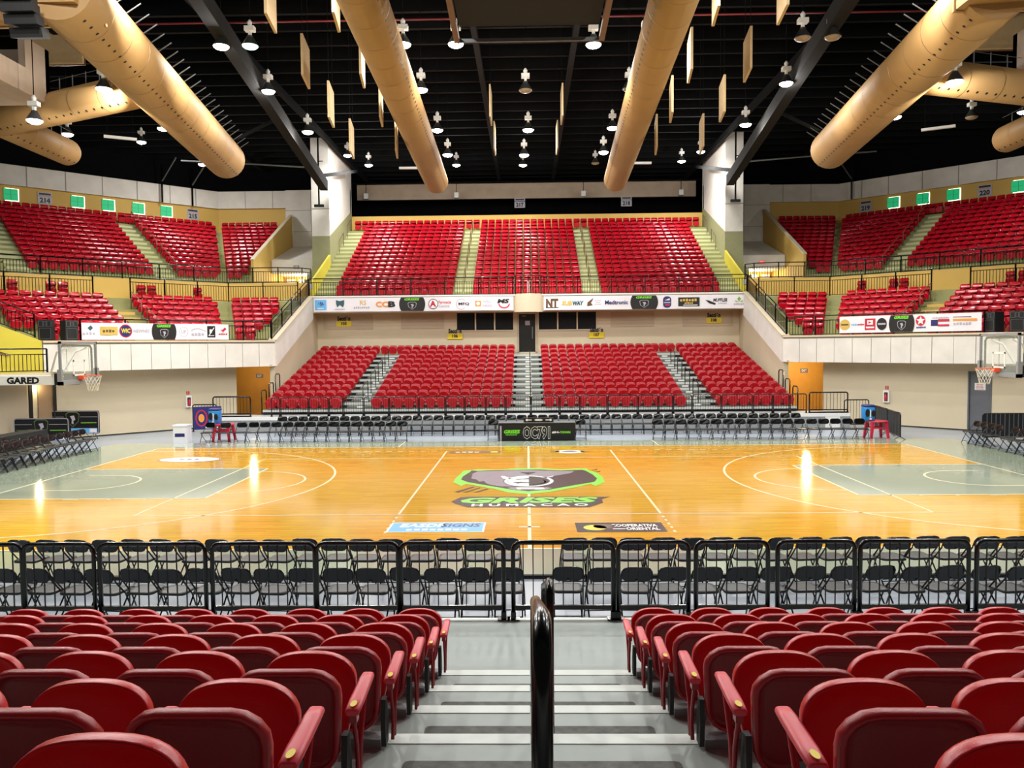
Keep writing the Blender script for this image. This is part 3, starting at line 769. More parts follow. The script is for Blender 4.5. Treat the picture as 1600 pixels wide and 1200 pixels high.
# ---- windows and section plates on the corner walls
wn_ = 2
def plate_on(sd, a, z, w, h, fn):
    """frame on the ochre corner wall: returns origin and axes, u to the viewer's right"""
    u = Vector((0.7071, 0.7071, 0)) if sd < 0 else Vector((0.7071, -0.7071, 0))
    o = Vector(dp(sd, 38.9, a, z)) - u * (w / 2)
    return o, u
for sd, lst in ((-1, ((3.02, 13.87), (-0.91, 13.87), (-2.86, 13.87), (-4.87, 13.87), (-6.84, 13.87))), (1, ((-6.78, 13.87), (-4.79, 13.87), (-2.82, 13.87), (1.06, 13.87)))):
    for a, z in lst:
        wn_ += 1
        o, u = plate_on(sd, a, z - 0.38, 0.86, 0.76, None)
        d = Decal(o, u, (0, 0, 1), step=0.01, base=0.015)
        d.rect(0.1, 0.88, -0.05, 0.76, DAYL)
        fr = Decal(o, u, (0, 0, 1), step=0.01, base=0.03)
        wo = d.make('window_%d' % wn_, None); wo['kind'] = 'structure'
        for i in range(2):
            for j in range(2):
                pn = Decal(o, u, (0, 0, 1), step=0.01, base=0.04)
                pn.rect(0.01 + 0.42 * i, 0.41 + 0.42 * i, 0.0 + 0.37 * j, 0.36 + 0.37 * j, GREENW); pn.make('pane', wo)
        fr.rect(0.0, 0.83, -0.01, 0.74, TEALP); fr.make('frame', wo)
# ================================================================== red tip-up seats of the telescopic stands
def seat_shell():
    """backrest: dished shell with a rolled lip; local front is +y, base at the deck nose"""
    m = MB()
    def ring(w, h, r, y, zc):
        out = []
        for x, z in rrect(w, h, r, 4, 0, zc):
            tz = (z - 0.10) / 0.5
            ww = 0.80 + 0.20 * min(1, max(0, tz * 1.15)) ** 0.8
            top = 0.012 * (1 - (x / 0.23) ** 2) if tz > 0.6 else 0
            out.append((x * ww, y - 0.14 - 0.115 * tz + 0.55 * x * x - 0.02 * math.sin(tz * PI), z + top))
        return out
    zc, h = 0.345, 0.50
    R = [ring(0.36, h - 0.07, 0.08, 0.018, zc), ring(0.440, h - 0.015, 0.11, 0.018, zc), ring(0.462, h, 0.12, 0.006, zc), ring(0.466, h + 0.002, 0.122, -0.016, zc), ring(0.454, h - 0.010, 0.116, -0.032, zc), ring(0.432, h - 0.030, 0.106, -0.036, zc),
         ring(0.412, h - 0.048, 0.10, -0.024, zc), ring(0.400, h - 0.060, 0.095, -0.002, zc), ring(0.36, h - 0.10, 0.08, 0.003, zc)]
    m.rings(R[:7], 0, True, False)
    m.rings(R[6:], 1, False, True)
    return m
def seat_pan():
    """tipped-up seat: tall dome with a rim, slightly dished"""
    m = MB()
    def ring(k, y):
        out = []
        hw = 0.218 * k
        for i in range(20):
            a = PI * i / 19
            ca = math.cos(a)
            x = hw * math.copysign(abs(ca) ** 0.8, ca); zz = 0.395 + 0.14 * math.sin(a) ** 0.9
            out.append((x, zz))
        low = [(-hw * 0.97, 0.3), (-hw * 0.82, 0.14), (-hw * 0.6, 0.085), (0, 0.07), (hw * 0.6, 0.085), (hw * 0.82, 0.14), (hw * 0.97, 0.3)]
        out += low
        c = 0.30
        return [(x, y + 0.0 + 0.24 * (z - 0.1) + 0.45 * x * x, c + (z - c) * (1 - (1 - k) * 0.7)) for x, z in out]
    m.rings([ring(0.62, -0.006), ring(0.93, -0.004), ring(0.985, -0.012), ring(1.0, 0.0), ring(1.0, 0.028), ring(0.97, 0.042), ring(0.9, 0.040), ring(0.80, 0.030), ring(0.55, 0.028)], 0, True, True)
    # raised U on the underside
    pts = [(0.12 * math.cos(a), 0.06 + 0.24 * 0.2 + 0.45 * 0.0144, 0.27 + 0.13 * math.sin(a)) for a in [-PI * i / 8 for i in range(9)]]
    pts = [(0.12, pts[0][1] + 0.01, 0.42)] + pts + [(-0.12, pts[0][1] + 0.01, 0.42)]
    m.tube([(x, y - 0.012, z) for x, y, z in pts], 0.008, 4)
    return m
def armrest():
    m = MB()
    def sect(y, z, w, h):
        return [(x, y, z + zz) for x, zz in rrect(w, h, min(w, h) * 0.42, 2)]
    m.rings([sect(-0.185, 0.385, 0.05, 0.022), sect(-0.18, 0.388, 0.064, 0.032), sect(-0.1, 0.395, 0.068, 0.034), sect(0.1, 0.405, 0.064, 0.034), sect(0.165, 0.405, 0.056, 0.03), sect(0.175, 0.402, 0.038, 0.02)], 0, True, True)
    return m
def arm_post():
    m = MB()
    m.tube([(0, -0.155, 0.375), (0, -0.15, 0.33), (0, -0.10, 0.2), (0, -0.09, 0.1), (0, -0.11, 0.03)], 0.011, 6)
    m.tube([(0, 0.10, 0.39), (0, 0.06, 0.33), (0, -0.03, 0.2), (0, -0.05, 0.1), (0, -0.06, 0.03)], 0.013, 6)
    m.box(-0.016, 0.016, -0.17, -0.12, 0.335, 0.372)
    return m
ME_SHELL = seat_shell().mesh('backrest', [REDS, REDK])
ME_PAN = seat_pan().mesh('seat_pan', RED)
ME_ARM = armrest().mesh('armrest', REDA)
ME_POST = arm_post().mesh('arm_post', REDM)
ME_FOOT = MB().box(-0.2, 0.2, -0.155, -0.06, 0.0, 0.05).box(-0.035, 0.035, -0.15, -0.09, 0.05, 0.16).mesh('bracket', GREYM)
ME_PAD = MB().rings([[(0.008 * s_ + 0, y, z) for y, z in [(-0.17, 0.02), (-0.09, 0.02), (-0.09, 0.16), (-0.12, 0.28), (-0.17, 0.28), (-0.185, 0.14)]] for s_ in (-1.6, 1.6)], 0, True, True, False).mesh('hinge_cover', RUB)
tg = Decal((0, -0.15, 0.4105), (1, 0, 0), (0, 1, 0)); tg.disc(0, 0, 0.014, 0.03, YELP, 16)
ME_TAG = tg.mb.mesh('number_tag', tg.mats)

def make_arm_seat(label, loc, rotz, group, arms, aisle=0):
    """arms: local x of each armrest; aisle: side on which the hinge cover shows"""
    t = thing('tip_up_seat', label, 'seat', loc, rotz, group)
    ob('backrest', ME_SHELL, t); ob('seat_pan', ME_PAN, t); ob('bracket', ME_FOOT, t)
    for x in arms:
        a = ob('armrest', ME_ARM, t, loc=(x, 0, 0))
        ob('arm_post', ME_POST, t, loc=(x, 0, 0))
        ob('number_tag', ME_TAG, a)
    if aisle:
        ob('hinge_cover', ME_PAD, t, loc=(aisle * 0.222, 0, 0))
    return t

# ---- near stand: decks, nosings, grit plates
NY0, NT, NZ0, NR, NP = -15.128, 0.894, 0.85, 0.25, 0.521
near = thing('telescopic_stand', 'grey stepped retractable stand with pale nosings under the nearest red seats', 'grandstand', (0, NY0, 0))
dk = MB().box(-12.6, 12.6, -NT - 0.02, 0, -0.14, 0).mesh('deck', DECK)
nsg = MB().box(-12.6, -0.02, -0.105, 0.004, -0.02, 0.005).box(-0.01, 1.06, -0.105, 0.004, -0.02, 0.005).box(1.07, 12.6, -0.105, 0.004, -0.02, 0.005).mesh('nosing', ALU)
rsr = MB().box(-12.6, 12.6, -0.03, 0, -NR, -0.14).mesh('riser', GREYM)
grt = MB().prism([(x, y, 0) for x, y in rrect(1.46, 0.46, 0.03, 2, 0.04, -0.52)], [(x, y, 0.006) for x, y in rrect(1.46, 0.46, 0.03, 2, 0.04, -0.52)]).mesh('grit_plate', DECKD)
for k in range(8):
    ob('deck', dk, near, loc=(0, -NT * k, NZ0 + NR * k)); ob('nosing', nsg, near, loc=(0, -NT * k, NZ0 + NR * k)); ob('riser', rsr, near, loc=(0, -NT * k, NZ0 + NR * k))
    ob('grit_plate', grt, near, loc=(0, -NT * k, NZ0 + NR * k))
ob('grit_plate', MB().prism([(x, y, 0.65) for x, y in rrect(1.6, 0.4, 0.03, 2, 0.04, 0.12)], [(x, y, 0.656) for x, y in rrect(1.6, 0.4, 0.03, 2, 0.04, 0.12)]), near, DECKD)
pl = struct('floor_near_platform', MB().box(-14.2, 14.2, -15.2, -13.2, 0.0, 0.65), DECK)
ob('edge_strip', MB().box(-14.2, 14.2, -13.26, -13.17, 0.55, 0.656), pl, ALU)

for sd in (-1, 1):
    x_first = -1.04 if sd < 0 else 1.13
    for k in range(7):
        yk = NY0 - NT * k; d = 7.057 - NT * k
        lim = (d + 0.2) * 0.70 + 0.45
        i = 0
        while True:
            x = x_first + sd * NP * i
            if abs(x) > lim: break
            if k == 6 and abs(x) > 2.2: break
            arms = [sd * NP / 2] + ([-sd * NP / 2] if i == 0 else [])
            make_arm_seat('red tip-up seat, %s from the steps, row %s from barriers, near block %s of handrail' % (ORD[i], ['one', 'two', 'three', 'four', 'five', 'six', 'seven'][k], SIDE[sd]),
                          (x, yk, NZ0 + NR * k), 0.0, 'red seats of the near stand', arms, -sd if i == 0 else 0)
            i += 1

# black loop handrails in the near aisle
def loop_rail(x, ya, za, yb_, zb, r, label, foot=1.03):
    t = thing('handrail', label, 'handrail', (x, ya, za), 0, 'aisle handrails')
    dy, dz = yb_ - ya, zb - za
    s_ = dz / dy
    e = 1 if dy > 0 else -1
    pts = [(0, 0, 0), (0, 0, foot - 0.14)]
    for i in range(1, 5):
        a = PI / 2 * i / 4
        pts.append((0, e * 0.12 * (1 - math.cos(a)), foot - 0.14 + 0.14 * math.sin(a)))
    for i in range(0, 5):
        a = PI / 2 * i / 4
        pts.append((0, dy - e * 0.12 * (1 - math.sin(a)), dz + foot - 0.14 + 0.14 * math.cos(a)))
    pts += [(0, dy, dz)]
    ob('rail', MB().tube(pts, r, 10), t, BLK)
    ob('foot_plate', MB().box(-0.06, 0.06, -0.06, 0.06, 0, 0.012), t, BLK)
    ob('foot_plate', MB().box(-0.06, 0.06, dy - 0.06, dy + 0.06, dz, dz + 0.012), t, BLK)
    return t
loop_rail(0.009, NY0 - NT * 4 + 0.2, NZ0 + NR * 3, NY0 - NT * 6 + 0.1, NZ0 + NR * 5, 0.025, 'thick black loop handrail standing in the middle of the near steps')
loop_rail(0.10, NY0 - NT * 1 + 0.2, NZ0, NY0 - NT * 3.0 + 0.2, NZ0 + NR * 2, 0.024, 'black loop handrail further down the near steps, half hidden behind the other')

# ---- far stand
FY0, FT, FZ0, FR, FP = 14.7, 1.0, 0.86, 0.24, 0.508
far = thing('telescopic_stand', 'grey stepped retractable stand under the red seats across the court', 'grandstand', (0, FY0, 0))
dkf = MB().box(-12.45, 12.45, 0, FT + 0.02, -0.12, 0).mesh('deck', FSTEP)
dkl = MB().box(-12.45, 12.45, 0, 0.86, -0.12, 0).mesh('deck', FSTEP)
nsf = MB().box(-12.45, 12.45, -0.006, 0.09, -0.09, 0.006).mesh('nosing', ALU)
rsf = MB().box(-12.45, 12.45, 0.03, 0.06, -FR, -0.12).mesh('riser', BLKM)
for k in range(11):
    ob('deck', dkf if k < 10 else dkl, far, loc=(0, FT * k, FZ0 + FR * k)); ob('nosing', nsf, far, loc=(0, FT * k, FZ0 + FR * k)); ob('riser', rsf, far, loc=(0, FT * k, FZ0 + FR * k))
st1 = MB().box(-0.62, 0.62, -0.45, 0, -FR, -FR / 2).mesh('step', FSTEP)
st2 = MB().box(-0.16, 0.16, -0.02, 0, -0.08, -0.002).mesh('step_mark', WHT)
for x in (0.02, -7.98, 7.98):
    for k in range(1, 11):
        s_ = ob('step', st1, far, loc=(x, FT * k, FZ0 + FR * k))
        ob('step_mark', st2, s_, loc=(0.02, -0.452, -FR / 2))
ob('step', MB().box(-1.2, 1.2, -0.4, 0, -0.21, -0.1), far, FSTEP)
fp = struct('floor_far_platform', MB().box(-14.4, 14.4, 13.45, FY0 + 0.05, 0, 0.65), GREYM)
fp.data.materials[0] = M('far_platform_paint', (150, 154, 156), rough=0.6)
ob('white_panel', MB().box(13.3, 13.95, 13.43, 13.45, 0.0, 0.62), fp, WHT)
ob('edge_strip', MB().box(-14.4, 14.4, 13.42, 13.5, 0.5, 0.66), fp, WHT)
ob('dark_recess', MB().box(-12.4, -1.0, FY0 - 0.02, FY0 + 0.05, 0.65, 0.77).box(1.0, 12.4, FY0 - 0.02, FY0 + 0.05, 0.65, 0.77), fp, BLKM)

rest_far = []
blocks = (('outer left', [-8.99 - FP * i for i in range(7)]), ('inner left', [-0.98 - FP * i for i in range(13)]), ('inner right', [1.0 + FP * i for i in range(13)]), ('outer right', [8.99 + FP * i for i in range(7)]))
NUMW = ['one', 'two', 'three', 'four', 'five', 'six', 'seven', 'eight', 'nine', 'ten', 'eleven', 'twelve', 'thirteen', 'fourteen', 'fifteen', 'sixteen']
for k in range(11):
    for bn, xs in blocks:
        for i, x in enumerate(xs):
            if k < 5:
                sd = 1 if x > 0 else -1
                e = -sd
                arms = [e * FP / 2] + ([-e * FP / 2] if i == 0 else [])
                make_arm_seat('red tip-up seat, number %s from its inner aisle, row %s, %s block across court' % (NUMW[i], NUMW[k], bn),
                              (x, FY0 + FT * k, FZ0 + FR * k), PI, 'red seats of the stand across the court', arms)
            else:
                rest_far.append((x, FY0 + FT * k, FZ0 + FR * k))
for x in (-8.45, -7.98, -7.5, 7.5, 7.98, 8.45):
    rest_far.append((x, FY0 + FT * 10, FZ0 + FR * 10))

def tile(meshes, places, name, label, cat, mats):
    """many copies of a few meshes joined into one object; places: (x, y, z, rotation)"""
    V = []; F = []; MI = []; SM = []
    base = 0
    parts = []
    for me in meshes:
        v = np.empty(len(me.vertices) * 3); me.vertices.foreach_get('co', v); v = v.reshape(-1, 3)
        parts.append((v, [list(p.vertices) for p in me.polygons], [mats.index(me.materials[p.material_index]) for p in me.polygons], [p.use_smooth for p in me.polygons]))
    for (x, y, z, r) in places:
        c, s_ = math.cos(r), math.sin(r)
        for v, fs, mi, sm in parts:
            V.append(np.column_stack((x + c * v[:, 0] - s_ * v[:, 1], y + s_ * v[:, 0] + c * v[:, 1], z + v[:, 2])))
            F.extend([[i + base for i in f] for f in fs]); MI.extend(mi); SM.extend(sm)
            base += len(v)
    me = bpy.data.meshes.new(name)
    me.from_pydata(np.concatenate(V).tolist(), [], F)
    for x in mats: me.materials.append(x)
    me.polygons.foreach_set('material_index', MI); me.polygons.foreach_set('use_smooth', SM); me.update()
    return ob(name, me, label=label, cat=cat, kind='stuff')
ME_ARM_L = bpy.data.meshes.new('armrest')
_a = MB(); _a.add([(v.co.x - FP / 2, v.co.y, v.co.z) for v in ME_ARM.vertices], [list(p.vertices) for p in ME_ARM.polygons], 0, True)
ME_ARM_L = _a.mesh('armrest', REDA)
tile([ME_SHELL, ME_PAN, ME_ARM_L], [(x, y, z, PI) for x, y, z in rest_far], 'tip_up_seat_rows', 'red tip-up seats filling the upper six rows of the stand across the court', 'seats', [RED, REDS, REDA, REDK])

# short black loop rails in the far aisles
for ax, nm in ((0.03, 'centre'), (-7.98, 'left'), (7.98, 'right')):
    for q, k in enumerate((1, 3, 5, 7) if ax else (1, 4, 7)):
        t = thing('handrail', 'slim black loop rail, %s one up the %s aisle of the stand across court' % (ORD[q], nm), 'handrail', (ax + 0.1, FY0 + FT * k - 0.2, FZ0 + FR * (k - 1)), 0, 'loop rails in the far aisles')
        L = 1.2 if ax else 2.2
        ob('rail', MB().tube([(0, 0, 0), (0, 0, 1.0), (0, 0.06, 1.08), (0, L - 0.06, 1.08 + FR * L - 0.1), (0, L, 1.0 + FR * L - 0.1), (0, L, FR * L)], 0.022, 6), t, BLK)
for sd in (-1, 1):
    t = thing('guard_rail', 'tall black end rail against the cream wall, %s end of the stand across court' % SIDE[sd], 'rail', (sd * 12.52, FY0, 0.65))
    for q, (y, h) in enumerate(((0.1, 1.05), (1.2, 1.35), (2.2, 1.75))):
        ob('post_loop', MB().tube([(0, y, 0), (0, y, h), (0, y + 0.12, h + 0.08), (0, y + 0.55, h + 0.08), (0, y + 0.67, h), (0, y + 0.67, 0)], 0.03, 6), t, BLK)
# ================================================================== red seats of the fixed bowl
def bowl_back():
    m = MB()
    def prof(z):
        return -0.62 * max(0, z - 0.63) - 0.95 * max(0, 0.63 - z)
    def pts(w, h, r):
        out = []
        P_ = rrect(w, h, r, 3, 0, 0.625)
        for i, p in enumerate(P_):
            out.append(p)
            q = P_[(i + 1) % len(P_)]
            if abs(p[0] - q[0]) < 1e-6 and abs(p[1] - q[1]) > 1e-7 and (p[1] - 0.63) * (q[1] - 0.63) < 0:
                out.append((p[0], 0.63))
        return out
    def ring(w, h, r, y):
        return [(x * (0.93 + 0.07 * (z - 0.3) / 0.5), y + prof(z) + 0.30 * x * x, z) for x, z in pts(w, h, r)]
    m.rings([ring(0.30, 0.02, 0.005, 0.012), ring(0.38, 0.16, 0.04, 0.012), ring(0.455, 0.345, 0.065, 0.012), ring(0.468, 0.36, 0.07, 0.0), ring(0.468, 0.36, 0.07, -0.03), ring(0.44, 0.335, 0.06, -0.035), ring(0.38, 0.16, 0.04, -0.03), ring(0.30, 0.02, 0.005, -0.03)], 0, True, True)
    return m
def bowl_pan():
    m = MB()
    def ring(w, h, r, y):
        return [(x, y + 0.02 + 0.16 * (z - 0.3) + 0.3 * x * x, z) for x, z in rrect(w, h, r, 3, 0, 0.30)]
    m.rings([ring(0.38, 0.28, 0.07, -0.01), ring(0.445, 0.335, 0.09, -0.01), ring(0.455, 0.34, 0.095, 0.01), ring(0.44, 0.33, 0.09, 0.04), ring(0.38, 0.28, 0.07, 0.045)], 0, True, True)
    return m
ME_BB = bowl_back().mesh('backrest', REDB)
ME_BP = bowl_pan().mesh('seat_pan', REDB)
ME_BL = MB().box(-0.02, 0.02, -0.08, 0.0, 0.0, 0.50).box(-0.23, 0.23, -0.09, -0.04, 0.36, 0.46).mesh('pedestal', BLKM)
def make_bowl_seat(label, loc, rotz, group):
    t = thing('bowl_seat', label, 'seat', loc, rotz, group)
    ob('backrest', ME_BB, t); ob('seat_pan', ME_BP, t); ob('pedestal', ME_BL, t)
    return t
BP = 0.53
upper = []
count = 0
for sd in (-1, 1):
    rz = sd * 0.75 * PI
    # lower corner block: rows facing the far side
    for j in range(7):
        Yj = YL + TL * j; z = ZL + RL * j
        x0 = 13.74; x1 = xb(Yj) - 0.36
        nn = int((x1 - x0) / BP) + 1
        for i in range(nn):
            x = x1 - BP * i
            make_bowl_seat('red bowl seat, number %s from the bend, row %s, lower %s block facing court squarely' % (NUMW[i], NUMW[j], SIDE[sd]), (sd * x, Yj, z), PI, 'red seats of the lower %s corner' % SIDE[sd]); count += 1
        # the corner block between bend and steps
        a0 = ac(Yj) + 0.42
        nn = int((1.35 - a0) / BP)
        off = (1.3 - a0 - BP * (nn - 1)) / 2
        for i in range(nn):
            p = dp(sd, Yj, 1.15 - BP * i, z)
            make_bowl_seat('red bowl seat, number %s from the steps toward the bend, row %s, lower %s corner' % (NUMW[i], NUMW[j], SIDE[sd]), p, rz, 'red seats of the lower %s corner' % SIDE[sd]); count += 1
        # beyond the steps
        for i in range(9):
            a = 3.0 + BP * i
            if sd < 0 and j < 2 and a > 6.3: continue
            p = dp(sd, Yj, a, z)
            make_bowl_seat('red bowl seat, row %s, number %s past the steps, lower %s corner, away from bend' % (NUMW[j], NUMW[i], SIDE[sd]), p, rz, 'red seats of the lower %s corner' % SIDE[sd]); count += 1
    # single seats on the platform behind
    for q, a in enumerate((-2.6, -0.1, 0.43, 4.2, 4.73, 6.4) if sd < 0 else (-2.6, -0.9, -0.37, 4.6, 5.13)):
        make_bowl_seat('lone red bowl seat, number %s from the bend, behind the rail, lower %s corner' % (NUMW[q], SIDE[sd]), dp(sd, 23.35, a, 6.4), rz, 'lone seats on the %s platform' % SIDE[sd]); count += 1
    # upper corner
    for k in range(4, 17):
        Yk = YU + TU * k; z = ZU + RU * k
        x = xb(Yk) - 0.42
        while x > 18.75:
            upper.append((sd * x, Yk, z, PI)); x -= BP
        a = -4.35
        while a > ac(Yk) + 0.4:
            upper.append((*dp(sd, Yk, a, z), rz)); a -= BP
        for i in range(13):
            upper.append((*dp(sd, Yk, -2.4 + BP * i, z), rz))
        if k == 16:
            for a in (-2.9, -3.45, -3.9): upper.append((*dp(sd, Yk, a, z), rz))
for k in range(17):
    Yk = YU + TU * k; z = ZU + RU * k
    for i in range(14):
        for sd in (-1, 1): upper.append((sd * (4.86 + 0.527 * i), Yk, z, PI))
    for i in range(13): upper.append((0.03 + 0.527 * (i - 6), Yk, z, PI))
    if k >= 16:
        for x in (-4.3, -3.75, 3.78, 4.32, 12.2, 12.72, -12.2, -12.72): upper.append((x, Yk, z, PI))
# the front row of the upper centre block stays singly counted up to the limit
front = [p for p in upper if p[1] < YU + 0.01 and abs(p[0]) < 13]
front.sort()
room = max(0, 300 - count)
pick = sorted(front, key=lambda p: abs(p[0]))[:room]
for p in pick:
    upper.remove(p)
    i = front.index(p)
    make_bowl_seat('red bowl seat, front row of the upper centre block, %s from its left end' % ORD[i], p[:3], PI, 'front row of the upper centre')
tile([ME_BB, ME_BP, ME_BL], upper, 'bowl_seat_rows', 'rows of red seats filling the upper bowl under the black roof', 'seats', [REDB, BLKM])

# ================================================================== railings of the bowl
def railing(label, paths, h=0.95, spacing=0.14, post=1.9, cat='railing', group=None, name='railing', mid=0.22):
    t = thing(name, label, cat, paths[0][0], 0, group)
    o = Vector(paths[0][0])
    for path in paths:
        P_ = [Vector(p) - o for p in path]
        up = Vector((0, 0, 1))
        ob('top_rail', MB().tube([p + up * h for p in P_], 0.03, 6), t, BLK)
        ob('mid_rail', MB().tube([p + up * (h - mid) for p in P_], 0.02, 5), t, BLK)
        ob('bottom_rail', MB().tube([p + up * 0.07 for p in P_], 0.02, 5), t, BLK)
        bl = MB(); first = True
        for a, b in zip(P_[:-1], P_[1:]):
            L = (b - a).length; d = (b - a) / L
            k = max(1, round(L / post))
            for i in range(0 if first else 1, k + 1):
                q = a + d * (L * i / k)
                ob('post', MB().bar(q, q + up * h, 0.055), t, BLK)
            first = False
            kb = int(L / spacing)
            for i in range(1, kb):
                q = a + d * (L * i / kb)
                bl.bar(q + up * 0.07, q + up * (h - mid), 0.021)
        ob('balusters', bl, t, BLK, kind='stuff')
    return t
railing('long black railing on the pale balcony edge above the centre banners', [[(-12.8, YF + 0.15, 6.76), (-0.85, YF + 0.15, 6.76)] + [(0.08 + 0.86 * math.sin(t), YF + 0.15 - 0.5 * math.cos(t), 6.78) for t in [PI * (i / 6 - 0.5) for i in range(1, 6)]] + [(1.0, YF + 0.15, 6.76), (12.8, YF + 0.15, 6.76)]], h=1.05)
for sd in (-1, 1):
    nm = SIDE[sd]
    railing('black railing sloping up the pale side wall at the %s of the stand across court' % nm, [[(sd * 12.78, 17.3, 4.18), (sd * 12.78, 24.2, 6.78)]], h=1.0)
    f0 = [dp(sd, 24.35, 8.8, 7.58), dp(sd, 24.35, ac(24.35), 7.58), (sd * 14.6, 24.35, 7.58), (sd * 13.3, 24.75, 7.58), (sd * 12.95, 25.4, 7.58)]
    railing('black railing on top of the ochre wall in front of the upper %s seats' % nm, [f0], h=0.9)
    f1 = [(sd * 13.0, 22.75, 6.4), (sd * xb(22.75), 22.75, 6.4), dp(sd, 22.75, 1.2, 6.4)]
    f2 = [dp(sd, 22.75, 3.0, 6.4), dp(sd, 22.75, 8.8, 6.4)]
    railing('black railing in front of the ochre wall behind the lower %s seats' % nm, [f1, f2], h=1.1)
    f3 = [(sd * 12.75, 17.2, 4.14), diag_n(sd, 30.2, -3.2, 4.14), diag_n(sd, 30.2, -1.75, 4.14), diag_n(sd, 30.2, 5.5, 4.14)]
    railing('black railing along the pale balcony edge below the lower %s seats' % nm, [f3[1:]], h=0.95)
    # brown aisle handrails
    for q, (lo_, hi_) in enumerate(((1, 3), (4, 6))):
        t = thing('handrail', 'brown pipe handrail, %s up the steps of the lower %s corner' % (ORD[q], nm), 'handrail', dp(sd, YL + TL * lo_, 1.45, ZL + RL * lo_), 0, 'pipe handrails in the lower corners')
        o = Vector(dp(sd, YL + TL * lo_, 1.45, ZL + RL * lo_)); e = Vector(dp(sd, YL + TL * hi_, 1.45, ZL + RL * hi_)) - o
        ob('rail', MB().tube([(0, 0, 0), (0, 0, 0.95), e + Vector((0, 0, 0.95)), e], 0.024, 6), t, M_BROWN)
    for q, (lo_, hi_) in enumerate(((4, 8), (9, 12), (13, 16))):
        o = Vector(dp(sd, YU + TU * lo_, -4.1, ZU + RU * lo_)); e = Vector(dp(sd, YU + TU * hi_, -4.1, ZU + RU * hi_)) - o
        t = thing('handrail', 'pipe handrail, %s up the steps of the upper %s corner' % (ORD[q], nm), 'handrail', o, 0, 'pipe handrails in the upper corners')
        ob('rail', MB().tube([(0, 0, 0), (0, 0, 0.95), e + Vector((0, 0, 0.95)), e], 0.024, 6), t, M_BROWN)
for xx, nm in ((-4.02, 'left inner'), (4.02, 'right inner'), (-13.25, 'left outer'), (13.25, 'right outer')):
    for q in range(5 if abs(xx) < 5 else 2):
        k = 1 + 3 * q if abs(xx) < 5 else 10 + 4 * q
        o = (xx, YU + TU * k, ZU + RU * k)
        t = thing('handrail', 'thin pipe handrail, %s up the %s steps of the upper centre block' % (ORD[q], nm), 'handrail', o, 0, 'pipe handrails in the upper centre')
        ob('rail', MB().tube([(0, 0, 0), (0, 0, 0.95), (0, TU * 2, 0.95 + RU * 2), (0, TU * 2, RU * 2)], 0.022, 6), t, M_BROWN)
# end balcony at the left
railing('black railing on the small balcony beside the lime yellow wall', [[diag_n(-1, 29.0, 11, 2.88), diag_n(-1, 29.0, 7.0, 2.88)]], h=0.95)
railing('black railing sloping down beside the lowest left corner seats above the lime wall', [[diag_n(-1, 30.25, 11.2, 5.95), diag_n(-1, 30.25, 7.2, 4.3)]], h=0.95)
t = thing('handrail', 'wooden wall handrail sloping down the lime yellow wall', 'handrail', diag_n(-1, 29.85, 10.5, 4.45))
o = Vector(diag_n(-1, 29.85, 10.5, 4.45))
ob('rail', MB().tube([(0, 0, 0), Vector(diag_n(-1, 29.85, 8.2, 3.6)) - o], 0.03, 6), t, M_BROWN)
for q in (0.2, 0.8):
    p = (Vector(diag_n(-1, 29.85, 8.2, 3.6)) - o) * q
    ob('wall_bracket', MB().box(p.x - 0.03, p.x + 0.1, p.y, p.y + 0.12, p.z - 0.08, p.z), t, M_BROWN)
# ================================================================== barrier panels on the two platforms
_last = ['']
def fence_panel(x0, x1, y, z, label, group, h=0.89, spacing=0.112, fine=True, r=0.027):
    w = x1 - x0
    t = thing('barrier_panel', label, 'barrier', ((x0 + x1) / 2, y, z), 0, group)
    _last[0] = t.name
    c = 0.09
    pts = [(-w / 2, 0, 0)]
    for i in range(5):
        a = PI / 2 * i / 4
        pts.append((-w / 2 + c - c * math.cos(a), 0, h - c + c * math.sin(a)))
    pts += [(-p[0], 0, p[2]) for p in pts[::-1]]
    ob('frame', MB().tube(pts, r, 6), t, BLK)
    ob('bottom_rail', MB().box(-w / 2, w / 2, -0.018, 0.018, 0.115, 0.165), t, BLK)
    n = max(2, round(w / spacing))
    if fine:
        me = MB().box(-0.006, 0.006, -0.006, 0.006, 0.15, h - 0.01).mesh('baluster', BLK)
        for i in range(1, n): ob('baluster', me, t, loc=(-w / 2 + w * i / n, 0, 0))
    else:
        m = MB()
        for i in range(1, n): m.box(-w / 2 + w * i / n - 0.006, -w / 2 + w * i / n + 0.006, -0.006, 0.006, 0.15, h - 0.01)
        ob('balusters', m, t, BLK, kind='stuff')
    for s_ in (-1, 1):
        ob('foot_plate', MB().box(s_ * w / 2 - 0.07, s_ * w / 2 + 0.07, -0.05, 0.05, 0, 0.012).box(s_ * w / 2 - 0.03, s_ * w / 2 + 0.03, -0.03, 0.03, 0.012, 0.09), t, BLK)
    return t
NF = [(-6.76, -5.89), (-5.87, -5.05), (-4.98, -3.75), (-3.67, -2.48), (-2.46, -1.52), (-1.49, -0.31), (-0.20, 0.944), (1.0, 1.80), (1.885, 2.70), (2.81, 3.68), (3.74, 4.96), (5.05, 6.27)]
for i, (a, b) in enumerate(NF):
    side = 'across the middle gap of the near chairs' if i == 6 else ('%s left of the middle gap, behind the near folding chairs' % ORD[5 - i] if i < 6 else '%s right of the middle gap, behind the near folding chairs' % ORD[i - 7])
    fence_panel(a, b, -13.22, 0.656, 'black tube barrier panel, ' + side, 'barrier panels on the near platform')
FFX = [-11.67, -11.24, -9.95, -9.03, -8.36, -7.44, -6.29, -4.94, -3.73, -2.86, -1.90, -1.01, 0.13, 1.425, 2.35, 3.58, 4.94, 5.86, 6.52, 7.38, 8.68, 10.09, 10.98, 11.73, 12.5]
